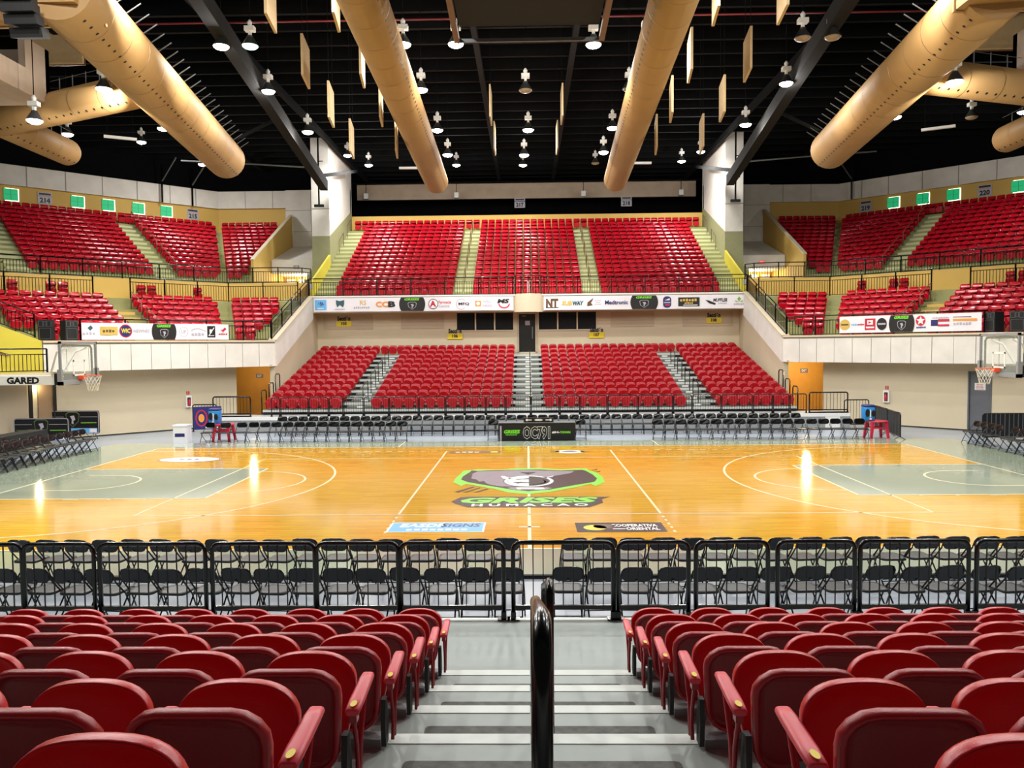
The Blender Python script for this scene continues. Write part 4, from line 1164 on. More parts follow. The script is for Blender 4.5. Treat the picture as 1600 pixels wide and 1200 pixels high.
for i in range(len(FFX) - 1):
    fence_panel(FFX[i] + 0.03, FFX[i + 1] - 0.03, 13.5, 0.66, 'black barrier panel on the platform across court, %s counted from its left end' % ORD[i], 'barrier panels on the platform across court', h=0.86, fine=False, r=0.024)
for sd in (-1, 1):
    a, b = sorted((sd * 12.6, sd * 14.3))
    fence_panel(a, b, 13.48, 0.66, 'wide black barrier panel with heavy black base at the %s end of the far platform' % SIDE[sd], 'end panels of the far platform', h=0.92, spacing=0.15, fine=False, r=0.032)
    ob('base_band', MB().box(-0.85, 0.85, -0.04, 0.0, -0.16, 0.06), bpy.context.scene.objects[_last[0]], BLK)
    a, b = sorted((sd * 14.4, sd * 15.5))
    fence_panel(a, b, 14.1, -0.06, 'black ramp railing between the far platform and the %s corner wall' % SIDE[sd], 'ramp railings', h=1.25, spacing=0.14, fine=False, r=0.026)

# ================================================================== folding chairs
def chair_meshes():
    m = MB()
    def ring(w, d, y, z): return [(x, yy + y, z) for x, yy in rrect(w, d, 0.07, 3)]
    m.rings([ring(0.34, 0.33, 0.02, 0.415), ring(0.40, 0.39, 0.02, 0.42), ring(0.405, 0.395, 0.02, 0.44), ring(0.385, 0.375, 0.02, 0.455), ring(0.30, 0.29, 0.02, 0.452)], 0, True, True)
    seat = m.mesh('seat', CHAIRV)
    m = MB()
    def bring(k, off):
        out = []
        for x, z in rrect(0.41 * k, 0.19 * k, 0.075 * k, 3, 0, 0.70):
            out.append((x, -0.20 - 0.28 * (z - 0.6) + 0.5 * x * x - 0.03 + off, z + 0.025 * (1 - (x / 0.2) ** 2) * (1 if z > 0.7 else 0)))
        return out
    m.rings([bring(0.9, 0.016), bring(1.0, 0.008), bring(1.0, -0.008), bring(0.92, -0.014)], 0, True, True)
    back = m.mesh('backrest', BLK)
    m = MB()
    w = 0.215
    L = [(-w, 0.22, 0.0), (-w, 0.02, 0.40), (-w + 0.005, -0.19, 0.62), (-w + 0.01, -0.245, 0.74), (-w + 0.04, -0.262, 0.785), (-w + 0.10, -0.27, 0.802)]
    m.tube(L + [(-x, y, z) for x, y, z in L[::-1]], 0.012, 5)
    m.tube([(-w, 0.18, 0.09), (w, 0.18, 0.09)], 0.009, 4)
    ff = m.mesh('front_frame', BLK)
    m = MB()
    w = 0.19
    L = [(-w, -0.24, 0.0), (-w, 0.0, 0.24), (-w, 0.16, 0.41)]
    m.tube(L, 0.012, 5); m.tube([(-x, y, z) for x, y, z in L], 0.012, 5)
    m.tube([(-w, -0.20, 0.045), (w, -0.20, 0.045)], 0.009, 4); m.tube([(-w, -0.14, 0.10), (w, -0.14, 0.10)], 0.009, 4)
    rf = m.mesh('rear_frame', BLK)
    tgm = MB().box(-0.018, 0.018, -0.262, -0.256, 0.617, 0.63).mesh('tag', PALEG)
    for me in (seat, back, ff, rf, tgm):
        me.transform(Matrix.Diagonal((1, 1, 1.03, 1)))
    return seat, back, ff, rf, tgm
CM = chair_meshes()
def chair(label, x, y, rz, group, tagged=False):
    t = thing('folding_chair', label, 'chair', (x, y, -0.06 if abs(y) > 9.2 or abs(x) > 16.6 else 0.0), rz, group)
    ob('seat', CM[0], t); ob('backrest', CM[1], t); ob('front_frame', CM[2], t); ob('rear_frame', CM[3], t)
    if tagged: ob('tag', CM[4], t)
rj = random.Random(3)
for row, (yy, pit, xr, nm) in enumerate(((-11.24, 0.468, (-0.30, 0.52), 'row nearest the barriers'), (-9.60, 0.456, (-0.36, 0.70), 'row nearest the court'))):
    for sd in (-1, 1):
        x = xr[0] if sd < 0 else xr[1]
        for i in range(17 if row == 0 else 18):
            xx = x + sd * pit * i
            twist = rj.uniform(-0.06, 0.06) + sd * 0.10 * min(1, i / 8)
            chair('black folding chair seen from behind, %s %s of the middle gap, %s' % (ORD[i], SIDE[sd], nm), xx, yy + rj.uniform(-0.03, 0.03), twist, 'folding chairs of the near ' + nm, True)
for i in range(15):
    chair('black folding chair facing court, %s from the left red table, front row across court' % ORD[i], -11.62 + 0.4665 * i, 9.5, PI + rj.uniform(-0.04, 0.04), 'front row chairs across court, left')
for i in range(18):
    chair('black folding chair facing court, %s toward the right red table, front row across court' % ORD[i], 5.2 + 0.47 * i, 9.5 - 0.012 * i, PI + rj.uniform(-0.04, 0.04), 'front row chairs across court, right')
for i in range(50):
    chair('folding chair in the back row across court under the platform, %s from its left end' % ORD[i] if i < 45 else 'folding chair in the back row across court, %s from its right end' % ORD[49 - i], -10.75 + 0.4555 * i, 12.0, PI, 'back row chairs across court')
chair('folding chair standing in front of the left red table, nearer the white bin', -12.95, 9.45, PI - 0.2, 'chairs by the left red table')
chair('folding chair standing in front of the left red table, nearer the chair row', -12.25, 9.42, PI + 0.1, 'chairs by the left red table')
chair('folding chair at the left end of the black scorer table', -1.42, 9.75, PI, 'chairs beside the scorer table')
chair('folding chair at the right end of the black scorer table', 2.12, 9.75, PI, 'chairs beside the scorer table')
for row, (X_, y0, n_) in enumerate(((-16.35, 6.85, 12), (-17.15, 5.6, 9), (-17.95, 4.9, 8))):
    for i in range(n_):
        chair('black folding chair behind the left baseline, row %s from court, %s from its far end' % (NUMW[row], ORD[i]), X_, y0 - 0.47 * i, -PI / 2, 'chairs behind the left baseline')
for i in range(10):
    if i == 4: continue
    chair('black folding chair behind the right baseline, place %s from its far end' % NUMW[i], 16.5, 7.6 - 0.47 * i, PI / 2, 'chairs behind the right baseline')

# ================================================================== basketball hoops
def hoop(sd, xbd, label, words):
    t = thing('basketball_hoop', label, 'hoop', (xbd, 0, 0))
    s = -sd        # towards the court
    gl = ob('backboard', MB().box(-0.01, 0.01, -0.88, 0.88, 2.93, 3.97), t, GLASS)
    fr = MB()
    for y0, y1, z0, z1 in ((-0.92, 0.92, 3.95, 4.02), (-0.92, 0.92, 2.88, 2.95), (-0.92, -0.86, 2.88, 4.02), (0.86, 0.92, 2.88, 4.02)):
        fr.box(-0.03, 0.03, y0, y1, z0, z1)
    ob('frame', fr, t, PADG)
    fr = MB()
    xi = -s * 0.06
    fr.tube([(xi, -0.78, 2.98), (xi, -0.78, 3.82), (xi, -0.70, 3.9), (xi, 0.70, 3.9), (xi, 0.78, 3.82), (xi, 0.78, 2.98)], 0.032, 6)
    ob('inner_brace', fr, t, GIRD)
    fr = MB(); xf = s * 0.013
    for y0, y1, z0, z1 in ((-0.295, 0.295, 3.45, 3.5), (-0.295, 0.295, 3.05, 3.1), (-0.295, -0.245, 3.05, 3.5), (0.245, 0.295, 3.05, 3.5)):
        fr.box(min(0, xf), max(0, xf), y0, y1, z0, z1)
    ob('target_square', fr, t, WHT)
    fr = MB()
    fr.box(-0.06, 0.06, -0.95, -0.86, 2.82, 3.25); fr.box(-0.06, 0.06, 0.86, 0.95, 2.82, 3.25); fr.box(-0.06, 0.06, -0.95, 0.95, 2.82, 2.92)
    ob('edge_padding', fr, t, PADG)
    rc = (s * 0.39, 0, 3.05)
    fr = MB().tube([(rc[0] + 0.228 * math.cos(a), 0.228 * math.sin(a), 3.05) for a in [2 * PI * i / 24 for i in range(24)]], 0.011, 6, closed=True)
    fr.box(min(s * 0.02, s * 0.17), max(s * 0.02, s * 0.17), -0.09, 0.09, 2.95, 3.06)
    ob('rim', fr, t, RIMO)
    nt = MB()
    def np_(lv, i):
        r_ = 0.225 - 0.105 * (lv / 5) ** 0.8; a = 2 * PI * (i + 0.5 * (lv % 2)) / 12
        return (rc[0] + r_ * math.cos(a), r_ * math.sin(a), 3.04 - 0.085 * lv)
    for lv in range(5):
        for i in range(12):
            nt.bar(np_(lv, i), np_(lv + 1, i if lv % 2 == 0 else i + 1), 0.008)
            nt.bar(np_(lv, i), np_(lv + 1, i - 1 if lv % 2 == 0 else i), 0.008)
    ob('net', nt, t, NET)
    def bx(a, b): return min(-s * a, -s * b), max(-s * a, -s * b)
    x0, x1 = bx(0.08, 0.62); ob('mount_pad', MB().box(x0, x1, -0.16, 0.16, 2.80, 3.12), t, BLKM)
    x0, x1 = bx(0.62, 4.6); bo = ob('boom', MB().box(x0, x1, -0.13, 0.13, 2.80, 3.06), t, WHT)
    if words:
        d = Decal((-1.98, -0.13, 2.845), (1, 0, 0), (0, 0, 1)); d.text(words, 0, 0, 0.9, 0.17, INK, bold=0.05); d.make('lettering', bo)
    br = MB()
    for yy in (-0.5, 0.5):
        br.tube([(-s * 0.03, yy, 3.85), (-s * 0.35, yy * 0.9, 3.72), (-s * 0.6, yy * 0.6, 3.2), (-s * 0.7, yy * 0.2, 3.06)], 0.03, 6)
    ob('brace', br, t, WHT)
    x0, x1 = bx(4.2, 5.6); ob('base', MB().box(x0, x1, -0.6, 0.6, -0.06, 0.45).hexa([(x0 + 0.2, -0.2, 0.45), (x1 - 0.2, -0.2, 0.45), (x1 - 0.2, 0.2, 0.45), (x0 + 0.2, 0.2, 0.45), (x0 + 0.3, -0.12, 2.85), (x1 - 0.5, -0.12, 2.85), (x1 - 0.5, 0.12, 2.85), (x0 + 0.3, 0.12, 2.85)]), t, BLKM)
    return t
hoop(-1, -12.7, 'basketball hoop over the left lane with pale lettered boom', 'GARED')
hoop(1, 13.03, 'basketball hoop over the right lane in front of the grey door', None)

# ================================================================== banners
def shield(d, cx, cy, w, h, edge=None):
    P_ = [(cx - w / 2, cy + h * 0.36), (cx - w * 0.3, cy + h / 2), (cx + w * 0.3, cy + h / 2), (cx + w / 2, cy + h * 0.36), (cx + w * 0.42, cy - h * 0.15), (cx, cy - h / 2), (cx - w * 0.42, cy - h * 0.15)]
    d.poly(P_, edge or PALEG).up()
    k = 0.9
    d.poly([(cx + (x - cx) * k, cy + (y - cy) * k) for x, y in P_], INK).up()
    d.poly([(cx - w * 0.18, cy + h * 0.22), (cx + w * 0.12, cy + h * 0.26), (cx + w * 0.2, cy), (cx + w * 0.05, cy - h * 0.1), (cx + w * 0.08, cy - h * 0.3), (cx - w * 0.08, cy - h * 0.26), (cx - w * 0.05, cy)], PALEG)
def badge(d, x0, x1, hh):
    w = x1 - x0; cx = (x0 + x1) / 2
    L = [(x0 + w * 0.10 * (1 - math.cos(t)) , hh / 2 + hh / 2 * 0.98 * math.sin(t)) for t in [PI / 2 - PI * i / 8 for i in range(9)]]
    L = [(x0 + w * 0.08 * (2 * abs(y / hh - 0.5)) ** 2, y) for _, y in L]
    Rr = [(x1 - (x - x0), y) for x, y in L[::-1]]
    d.poly(L + Rr, INK).up()
    d.text('GRISES', cx - w * 0.3, hh * 0.78, w * 0.55, hh * 0.15, GRN, shear=0.3, bold=0.04)
    shield(d, cx, hh * 0.38, w * 0.34, hh * 0.56)
def banner(label, o, u, W, H, fn, cat='banner'):
    t = thing('sponsor_banner', label, cat, o)
    t.rotation_euler = (0, 0, math.atan2(u[1], u[0]))
    n = 24; m = MB()
    fr, bk = [], []
    grid = [[(W * i / n, -0.02 - 0.012 * math.sin(i * 1.3), z) for i in range(n + 1)] for z in (0, H)]
    m.rings([[(x, y, z) for x, y, z in grid[0]], [(x, y, z) for x, y, z in grid[1]]], 0, False, False, True, False, False)
    m.rings([[(x, 0.0, z) for x, y, z in grid[1]], [(x, 0.0, z) for x, y, z in grid[0]]], 0, False, False, True, False, False)
    m.rings([[(x, y, z) for x, y, z in grid[1]], [(x, 0.0, z) for x, y, z in grid[1]]], 0, False, False, True, False, False)
    ob('cloth', m, t, WHITE)
    for f in fn:
        d = Decal((0, -0.034, 0), (1, 0, 0), (0, 0, 1), step=0.002, base=0.002)
        f(d); d.make('emblem', t)
    return t
H_ = 0.8
def sq(x, w, col, inner): return lambda d: (d.rect(x, x + w, 0.1, 0.7, col).up(), inner(d))
def lotus(cx, cy, r, col):
    return lambda d: [d.poly([(cx, cy - r * 0.5), (cx + r * math.cos(a) - 0.04, cy + r * math.sin(a) * 0.8), (cx + r * math.cos(a) * 1.2, cy + r * math.sin(a)), (cx + r * math.cos(a) + 0.03, cy + r * 0.8 * math.sin(a) - 0.03)], col) for a in (0.3, 0.95, PI / 2, PI - 0.95, PI - 0.3)]
def ring_logo(cx, cy, r, col, txt, tcol, tw):
    return lambda d: (d.band(ell(cx, cy, r, r, 28), r * 0.16, col, True).up(), d.text(txt, cx - tw / 2, cy - r * 0.35, tw, r * 0.7, tcol, bold=0.03))
def px(a): return (a - 490) * 0.03746
def pr_(a): return (a - 848) * 0.03746
banner('long white sponsor banner on the centre balcony left of the curved box', (-12.5, YF - 0.07, 5.86), (1, 0), 11.7, H_, [
    sq(px(492), 0.68, SKYB, lambda d: (lotus(px(501), 0.42, 0.18, NAVY)(d), d.rect(px(496), px(506), 0.18, 0.22, WHT))),
    lambda d: (d.poly([(px(525), 0.68), (px(531), 0.62), (px(538), 0.68), (px(538), 0.45), (px(536), 0.25), (px(531), 0.4), (px(527), 0.25), (px(525.5), 0.45)], TEALP), d.rect(px(523), px(539), 0.12, 0.17, PALEG)),
    lambda d: (d.text('RS', px(563), 0.38, 0.35, 0.26, GOLD), d.dashes(px(553), 0.16, 0.95, 0.13, PALEG)),
    lambda d: (d.text('CC', px(588), 0.26, 0.68, 0.3, OCHP, bold=0.05), d.text('B', px(608), 0.26, 0.34, 0.3, INK, bold=0.06)),
    lambda d: badge(d, px(624), px(665), H_),
    lambda d: (d.disc(px(677.5), 0.4, 0.29, 0.3, NAVY), d.up(), d.disc(px(677.5), 0.4, 0.25, 0.26, WHT), d.up(), d.text('A', px(673), 0.26, 0.3, 0.3, CRIM, bold=0.06)),
    lambda d: (d.text('Farmacia', px(686), 0.42, 0.72, 0.16, CRIM), d.text('Central', px(686), 0.2, 0.62, 0.15, PALEG)),
    lambda d: (d.band(ell(px(721), 0.38, 0.28, 0.3, 24, 0.6, 5.6), 0.03, PALEG), d.up(), d.text('MFQ', px(717), 0.3, 0.62, 0.17, INK)),
    lambda d: (d.rect(px(743), px(752), 0.24, 0.56, OCHP), d.up(), d.disc(px(747.5), 0.4, 0.1, 0.1, WHT), d.text('WELL', px(755), 0.44, 0.5, 0.15, PALEG), d.text('NESS', px(755), 0.2, 0.5, 0.15, PALEG)),
    lambda d: (d.text('MS', px(778), 0.42, 0.6, 0.22, INK, shear=0.3, bold=0.05), d.band([(px(780) + 0.3 + 0.3 * math.cos(a), 0.38 + 0.24 * math.sin(a)) for a in [PI + PI * i / 10 for i in range(11)]], 0.07, CRIM)),
])
banner('long white sponsor banner on the centre balcony right of the curved box', (0.98, YF - 0.07, 5.84), (1, 0), 11.75, H_, [
    lambda d: (d.text('NT', pr_(852), 0.16, 0.66, 0.46, BRNP, bold=0.06), d.rect(pr_(851), pr_(871), 0.12, 0.17, BRNP)),
    lambda d: (d.text('SUB', pr_(876), 0.28, 0.56, 0.22, GOLD, shear=0.15, bold=0.06), d.text('WAY', pr_(892), 0.28, 0.6, 0.22, TEALP, shear=0.15, bold=0.06)),
    lambda d: (d.poly([(pr_(915), 0.2), (pr_(915.5), 0.42), (pr_(920), 0.55), (pr_(925), 0.68), (pr_(923), 0.5), (pr_(921), 0.4), (pr_(924), 0.25)], BRNP), d.rect(pr_(926), pr_(937), 0.5, 0.53, PALEG), d.rect(pr_(928), pr_(935), 0.4, 0.43, PALEG), d.rect(pr_(926), pr_(937), 0.3, 0.33, PALEG)),
    lambda d: d.text('Medtronic', pr_(943), 0.3, 1.32, 0.22, NAVY, bold=0.03),
    lambda d: badge(d, pr_(982), pr_(1025), H_),
    lambda d: (d.poly(rrect(0.48, 0.66, 0.2, 5, pr_(1039), 0.4), NAVY), d.up(), d.poly([(pr_(1035), 0.5), (pr_(1043), 0.62), (pr_(1043), 0.5)], WHT), d.rect(pr_(1034), pr_(1044), 0.34, 0.4, PALEG), d.rect(pr_(1036), pr_(1043), 0.2, 0.27, CRIM)),
    lambda d: (d.rect(pr_(1056), pr_(1089), 0.14, 0.66, INK), d.up(), d.dashes(pr_(1059), 0.42, 1.0, 0.16, GOLD, shear=0.15), d.dashes(pr_(1066), 0.28, 0.5, 0.1, GOLD), d.rect(pr_(1064), pr_(1086), 0.19, 0.23, WHT)),
    lambda d: (d.poly([(pr_(1098), 0.5), (pr_(1104), 0.46), (pr_(1114), 0.3), (pr_(1113), 0.2), (pr_(1104), 0.3)], INK), d.text('MUFFLER', pr_(1110), 0.4, 0.8, 0.18, INK, shear=0.2, bold=0.04), d.dashes(pr_(1118), 0.25, 0.5, 0.09, PALEG)),
    lambda d: (d.poly([(pr_(1150), 0.4), (pr_(1147), 0.55), (pr_(1150), 0.68), (pr_(1153), 0.55)], LEAF), d.poly([(pr_(1150), 0.38), (pr_(1143), 0.46), (pr_(1145), 0.38)], LEAF), d.poly([(pr_(1150), 0.38), (pr_(1157), 0.46), (pr_(1155), 0.38)], LEAF), d.dashes(pr_(1142), 0.2, 0.6, 0.1, PALEG)),
])
W2 = 6.42 * 1.0
o2 = diag_n(-1, 29.95, 5.5, 4.2)
def pl_(a): return (a - 118) / 234 * W2
banner('white sponsor banner hung on the left corner balcony rail beside the loudspeakers', o2, (0.7071, 0.7071), W2, 0.72, [
    lambda d: (d.poly([(pl_(126), 0.5), (pl_(131), 0.62), (pl_(134), 0.5), (pl_(130), 0.38)], TEALP), d.dashes(pl_(119), 0.2, 0.52, 0.12, PALEG)),
    lambda d: (d.rect(pl_(144), pl_(170), 0.2, 0.56, GOLD), d.up(), d.dashes(pl_(148), 0.31, 0.5, 0.13, BRNP)),
    lambda d: (d.disc(pl_(182), 0.38, 0.27, 0.29, CRIM), d.up(), d.disc(pl_(182), 0.38, 0.23, 0.25, NAVY), d.up(), d.text('WIC', pl_(175.5), 0.3, 0.36, 0.18, YELP, bold=0.04)),
    lambda d: d.text('NEWNES', pl_(194), 0.32, 0.68, 0.14, PALEG, bold=0.02),
    lambda d: badge(d, pl_(222), pl_(262), 0.72),
    lambda d: (d.band(ell(pl_(274), 0.36, 0.2, 0.22, 24), 0.02, PALEG, True), d.text('UP', pl_(270), 0.28, 0.22, 0.16, PALEG)),
    lambda d: (d.band([(pl_(286), 0.4), (pl_(292), 0.5), (pl_(300), 0.52), (pl_(308), 0.42), (pl_(312), 0.38)], 0.03, PALEG), d.dashes(pl_(287), 0.18, 0.62, 0.14, PALEG)),
    lambda d: (d.rect(pl_(314), pl_(328), 0.1, 0.64, INK), d.up(), d.band([(pl_(317), 0.2), (pl_(326), 0.56)], 0.04, WHT), d.rect(pl_(318), pl_(322), 0.32, 0.48, WHT), d.rect(pl_(316), pl_(326), 0.17, 0.2, WHT)),
    lambda d: (d.poly([(pl_(337), 0.48), (pl_(342), 0.36), (pl_(348), 0.5), (pl_(345), 0.58), (pl_(341), 0.46)], CRIM), d.dashes(pl_(334), 0.22, 0.44, 0.09, CRIM)),
])
o3 = diag_n(1, 29.95, -0.49, 4.24)
W3 = 5.94
def p3(a): return (a - 1313) / 213 * W3
banner('white sponsor banner hung on the right corner balcony rail beside the loudspeakers', o3, (0.7071, -0.7071), W3, 0.76, [
    lambda d: (d.disc(p3(1322), 0.38, 0.24, 0.25, GOLD), d.up(), d.rect(p3(1316), p3(1328), 0.35, 0.42, BRNP)),
    lambda d: (d.dashes(p3(1333), 0.34, 0.32, 0.08, SKYB), d.dashes(p3(1344), 0.34, 0.3, 0.08, CRIM)),
    lambda d: (d.rect(p3(1355), p3(1372), 0.12, 0.64, CRIM), d.up(), d.rect(p3(1359), p3(1368), 0.36, 0.56, WHT), d.up(), d.poly([(p3(1361), 0.4), (p3(1361), 0.52), (p3(1366), 0.46)], CRIM), d.rect(p3(1357), p3(1370), 0.2, 0.27, WHT)),
    lambda d: (d.disc(p3(1382), 0.38, 0.22, 0.27, INK), d.up(), d.rect(p3(1376), p3(1388), 0.34, 0.42, PALEG)),
    lambda d: badge(d, p3(1393), p3(1432), 0.76),
    lambda d: (d.disc(p3(1441), 0.48, 0.2, 0.22, CRIM), d.up(), d.poly([(p3(1441) + (0.18 if i % 2 == 0 else 0.08) * math.sin(PI * i / 5), 0.48 + (0.2 if i % 2 == 0 else 0.09) * math.cos(PI * i / 5)) for i in range(10)], WHT), d.dashes(p3(1435), 0.15, 0.4, 0.08, NAVY)),
    lambda d: (d.rect(p3(1456), p3(1466), 0.24, 0.5, NAVY), d.rect(p3(1466), p3(1482), 0.42, 0.52, CRIM), d.rect(p3(1466), p3(1482), 0.22, 0.3, CRIM), d.dashes(p3(1458), 0.55, 0.66, 0.07, PALEG)),
    lambda d: (d.rect(p3(1487), p3(1512), 0.58, 0.61, BRNP), d.rect(p3(1487), p3(1520), 0.42, 0.52, OCHP), d.dashes(p3(1488), 0.25, 0.7, 0.12, PALEG)),
])
t = thing('sponsor_banner', 'dark blue and purple sponsor banner on the ramp rail behind the blue cooler', 'banner', (-14.55, 11.9, 0.25))
t.rotation_euler = (0, 0, 0.35)
ob('cloth', MB().box(0, 1.15, 0, 0.02, 0, 1.0), t, NAVY)
d = Decal((0, 0, 0), (1, 0, 0), (0, 0, 1)); d.band(ell(0.33, 0.5, 0.22, 0.34, 24), 0.05, CRIM, True).disc(0.33, 0.5, 0.12, 0.18, OCHP); d.make('emblem', t)
d = Decal((0, 0, 0), (1, 0, 0), (0, 0, 1)); d.text('GAS', 0.62, 0.62, 0.45, 0.2, OCHP, shear=0.1, bold=0.05).rect(0.62, 1.1, 0.5, 0.54, WHT); d.poly([(0.45, 0.05), (0.6, 0.25), (0.72, 0.1), (0.85, 0.3), (0.98, 0.08), (1.05, 0.2), (1.1, 0.05)], WHT); d.make('lettering', t)

# ================================================================== section signs
def sect(x, z, num, where):
    t = thing('section_sign', 'yellow section sign reading %s, %s' % (num, where), 'sign', (x, YB - 0.05, z))
    ob('plate', MB().box(-0.46, 0.46, -0.015, 0.015, -0.34, 0.0), t, YELP)
    d = Decal((0, -0.016, 0), (1, 0, 0), (0, 0, 1)); d.text('Sección', -0.38, 0.03, 0.76, 0.24, INK, bold=0.05).text(num, -0.16, -0.24, 0.32, 0.18, INK, bold=0.05); d.make('lettering', t)
sect(-11.05, 5.36, '105', 'high on the cream wall, left end, under the long balcony'); sect(-4.35, 4.55, '106', 'on cream wall below the windows left of the door')
sect(4.15, 4.55, '107', 'on cream wall below the windows right of the door'); sect(11.15, 5.36, '108', 'high on the cream wall, right end, under the long balcony')
def usign(o, u, num, where):
    t = thing('section_sign', 'pale section sign reading %s %s' % (num, where), 'sign', o)
    t.rotation_euler = (0, 0, math.atan2(u[1], u[0]))
    ob('plate', MB().box(0, 0.86, -0.04, 0.0, 0, 0.5).box(0, 0.86, -0.04, 0.0, 0.54, 0.78), t, PALEG)
    d = Decal((0, -0.04, 0), (1, 0, 0), (0, 0, 1)); d.text(num, 0.14, 0.1, 0.58, 0.3, INK, bold=0.05).rect(0.08, 0.78, 0.6, 0.72, INK); d.make('lettering', t)
for sd, a, num in ((-1, 1.07, '214'), (-1, -8.78, '215'), (1, -8.74, '219'), (1, -0.91, '220')):
    o, u = plate_on(sd, a, 13.46, 0.86, 0.78, None)
    usign(o - Vector((-sd, 1, 0)) * 0.0 , u, num, 'on the ochre wall, %s, upper %s corner' % ('close to the bend' if a < -5 else 'far from the bend', SIDE[sd]))
usign(Vector((-0.95, 42.98, 14.98)), (1, 0), '217', 'under the concrete band at the centre')
usign(Vector((7.7, 42.98, 15.0)), (1, 0), '218', 'under the concrete band right of centre')
def exit_sign(o, u, label, glow):
    t = thing('exit_sign', label, 'sign', o); t.rotation_euler = (0, 0, math.atan2(u[1], u[0]))
    ob('case', MB().box(0, 0.4, -0.06, 0, 0, 0.24), t, PALEG)
    d = Decal((0, -0.061, 0), (1, 0, 0), (0, 0, 1)); d.rect(0.02, 0.38, 0.02, 0.22, EXITR if glow else BRNP).up().text('EXIT', 0.07, 0.06, 0.26, 0.12, WHT, bold=0.03); d.make('face', t)
exit_sign((15.95, 32.98, 9.25), (1, 0), 'glowing red exit sign on the concrete box right of centre', True)
exit_sign((-16.2, 32.98, 9.25), (1, 0), 'unlit exit sign on the concrete box left of centre', False)
exit_sign((-14.75, 20.58, 2.15), (1, 0), 'red exit sign in the dim corridor left of the stand across court', False)
exit_sign((14.6, 20.58, 2.2), (1, 0), 'brownish exit sign in the bright orange corridor', False)

# ================================================================== court side furniture
t = thing('scorer_table', 'long black scorer table with lettered front at the far sideline', 'table', (0.35, 9.75, -0.06))
ob('front_panel', MB().box(-1.53, 1.53, -0.3, -0.26, 0.0, 0.74), t, INK)
ob('table_top', MB().box(-1.55, 1.55, -0.3, 0.35, 0.72, 0.76), t, GREYM)
for s_ in (-1, 1):
    ob('side_panel', MB().box(s_ * 1.5 - 0.02, s_ * 1.5 + 0.02, -0.26, 0.34, 0, 0.72), t, BLKM)
ob('pale_strip', MB().box(-1.48, -1.42, -0.305, -0.3, 0.03, 0.64), t, PALEG)
d = Decal((-1.53, -0.3, 0), (1, 0, 0), (0, 0, 1), step=0.002)
d.text('GRISES', 0.2, 0.34, 0.62, 0.13, GRN, shear=0.25, bold=0.05).dashes(0.28, 0.26, 0.46, 0.04, GRN)
d.text('#H-', 2.14, 0.33, 0.3, 0.08, WHT, bold=0.05).text('TOWN', 2.46, 0.33, 0.4, 0.08, GRN, bold=0.05)
d.text('OC791', 0.99, 0.14, 1.04, 0.44, WHT, bold=0.06); d.up().text('OC791', 0.99, 0.14, 1.04, 0.44, INK, bold=0.028); d.make('lettering', t)
t = thing('display_board', 'small black display board with white symbols standing on the scorer table', 'display', (0.42, 9.72, 0.70))
ob('case', MB().box(-0.6, 0.6, -0.04, 0.04, 0.0, 0.18), t, INK)
d = Decal((-0.6, -0.04, 0), (1, 0, 0), (0, 0, 1)); d.disc(0.13, 0.09, 0.05, 0.05, WHT).rect(0.18, 0.32, 0.07, 0.11, WHT).poly([(0.42, 0.09), (0.5, 0.13), (0.7, 0.13), (0.78, 0.09), (0.7, 0.05), (0.5, 0.05)], WHT).rect(0.88, 1.04, 0.07, 0.11, WHT).disc(1.08, 0.09, 0.05, 0.05, WHT); d.make('symbols', t)

def red_table(x, y, label):
    t = thing('plastic_table', label, 'table', (x, y, -0.06))
    ob('table_top', MB().rings([[(a, b, z) for a, b in ell(0, 0, w_ / 2, w_ / 2, 28)] for w_, z in ((0.84, 0.68), (0.88, 0.69), (0.9, 0.71), (0.86, 0.725))], 0, True, True), t, REDP)
    for sx in (-1, 1):
        for sy in (-1, 1):
            ob('leg', MB().hexa([(sx * 0.34 - 0.04, sy * 0.34 - 0.04, 0), (sx * 0.34 + 0.04, sy * 0.34 - 0.04, 0), (sx * 0.34 + 0.04, sy * 0.34 + 0.04, 0), (sx * 0.34 - 0.04, sy * 0.34 + 0.04, 0), (sx * 0.26 - 0.06, sy * 0.26 - 0.06, 0.69), (sx * 0.26 + 0.06, sy * 0.26 - 0.06, 0.69), (sx * 0.26 + 0.06, sy * 0.26 + 0.06, 0.69), (sx * 0.26 - 0.06, sy * 0.26 + 0.06, 0.69)]), t, REDP)
    ob('apron', MB().box(-0.26, 0.26, -0.29, -0.26, 0.42, 0.48).box(-0.26, 0.26, 0.26, 0.29, 0.42, 0.48), t, REDP)
def cooler(x, y, label):
    t = thing('drink_cooler', label, 'cooler', (x, y, 0.665))
    ob('body', MB().rings([[(a, b, z) for a, b in rrect(w_, w_, 0.08, 4)] for w_, z in ((0.38, 0), (0.42, 0.02), (0.43, 0.5), (0.42, 0.56))], 0, True, True), t, BLUEP)
    ob('lid', MB().rings([[(a, b, z) for a, b in rrect(w_, w_, 0.08, 4)] for w_, z in ((0.44, 0.56), (0.44, 0.62), (0.36, 0.65))], 0, True, True), t, NAVY)
    ob('tap', MB().box(-0.03, 0.03, -0.27, -0.2, 0.06, 0.12), t, WHT)
    d = Decal((-0.21, -0.218, 0.1), (1, 0, 0), (0, 0, 1)); d.poly(ell(0.1, 0.22, 0.09, 0.16, 16), INK).poly(ell(0.33, 0.2, 0.08, 0.13, 16), INK).rect(0.19, 0.23, 0.05, 0.36, WHT); d.make('print', t)
red_table(-12.6, 10.3, 'red plastic table left of the front row chairs across court'); cooler(-12.95, 10.3, 'blue drink cooler standing on the left red table')
red_table(13.95, 9.75, 'red plastic table at the right end of the chairs across court'); cooler(13.62, 9.75, 'blue drink cooler standing on the right red table')
t = thing('waste_bin', 'square white bin with a blue band on the floor by the left corner', 'bin', (-14.1, 9.75, -0.06))
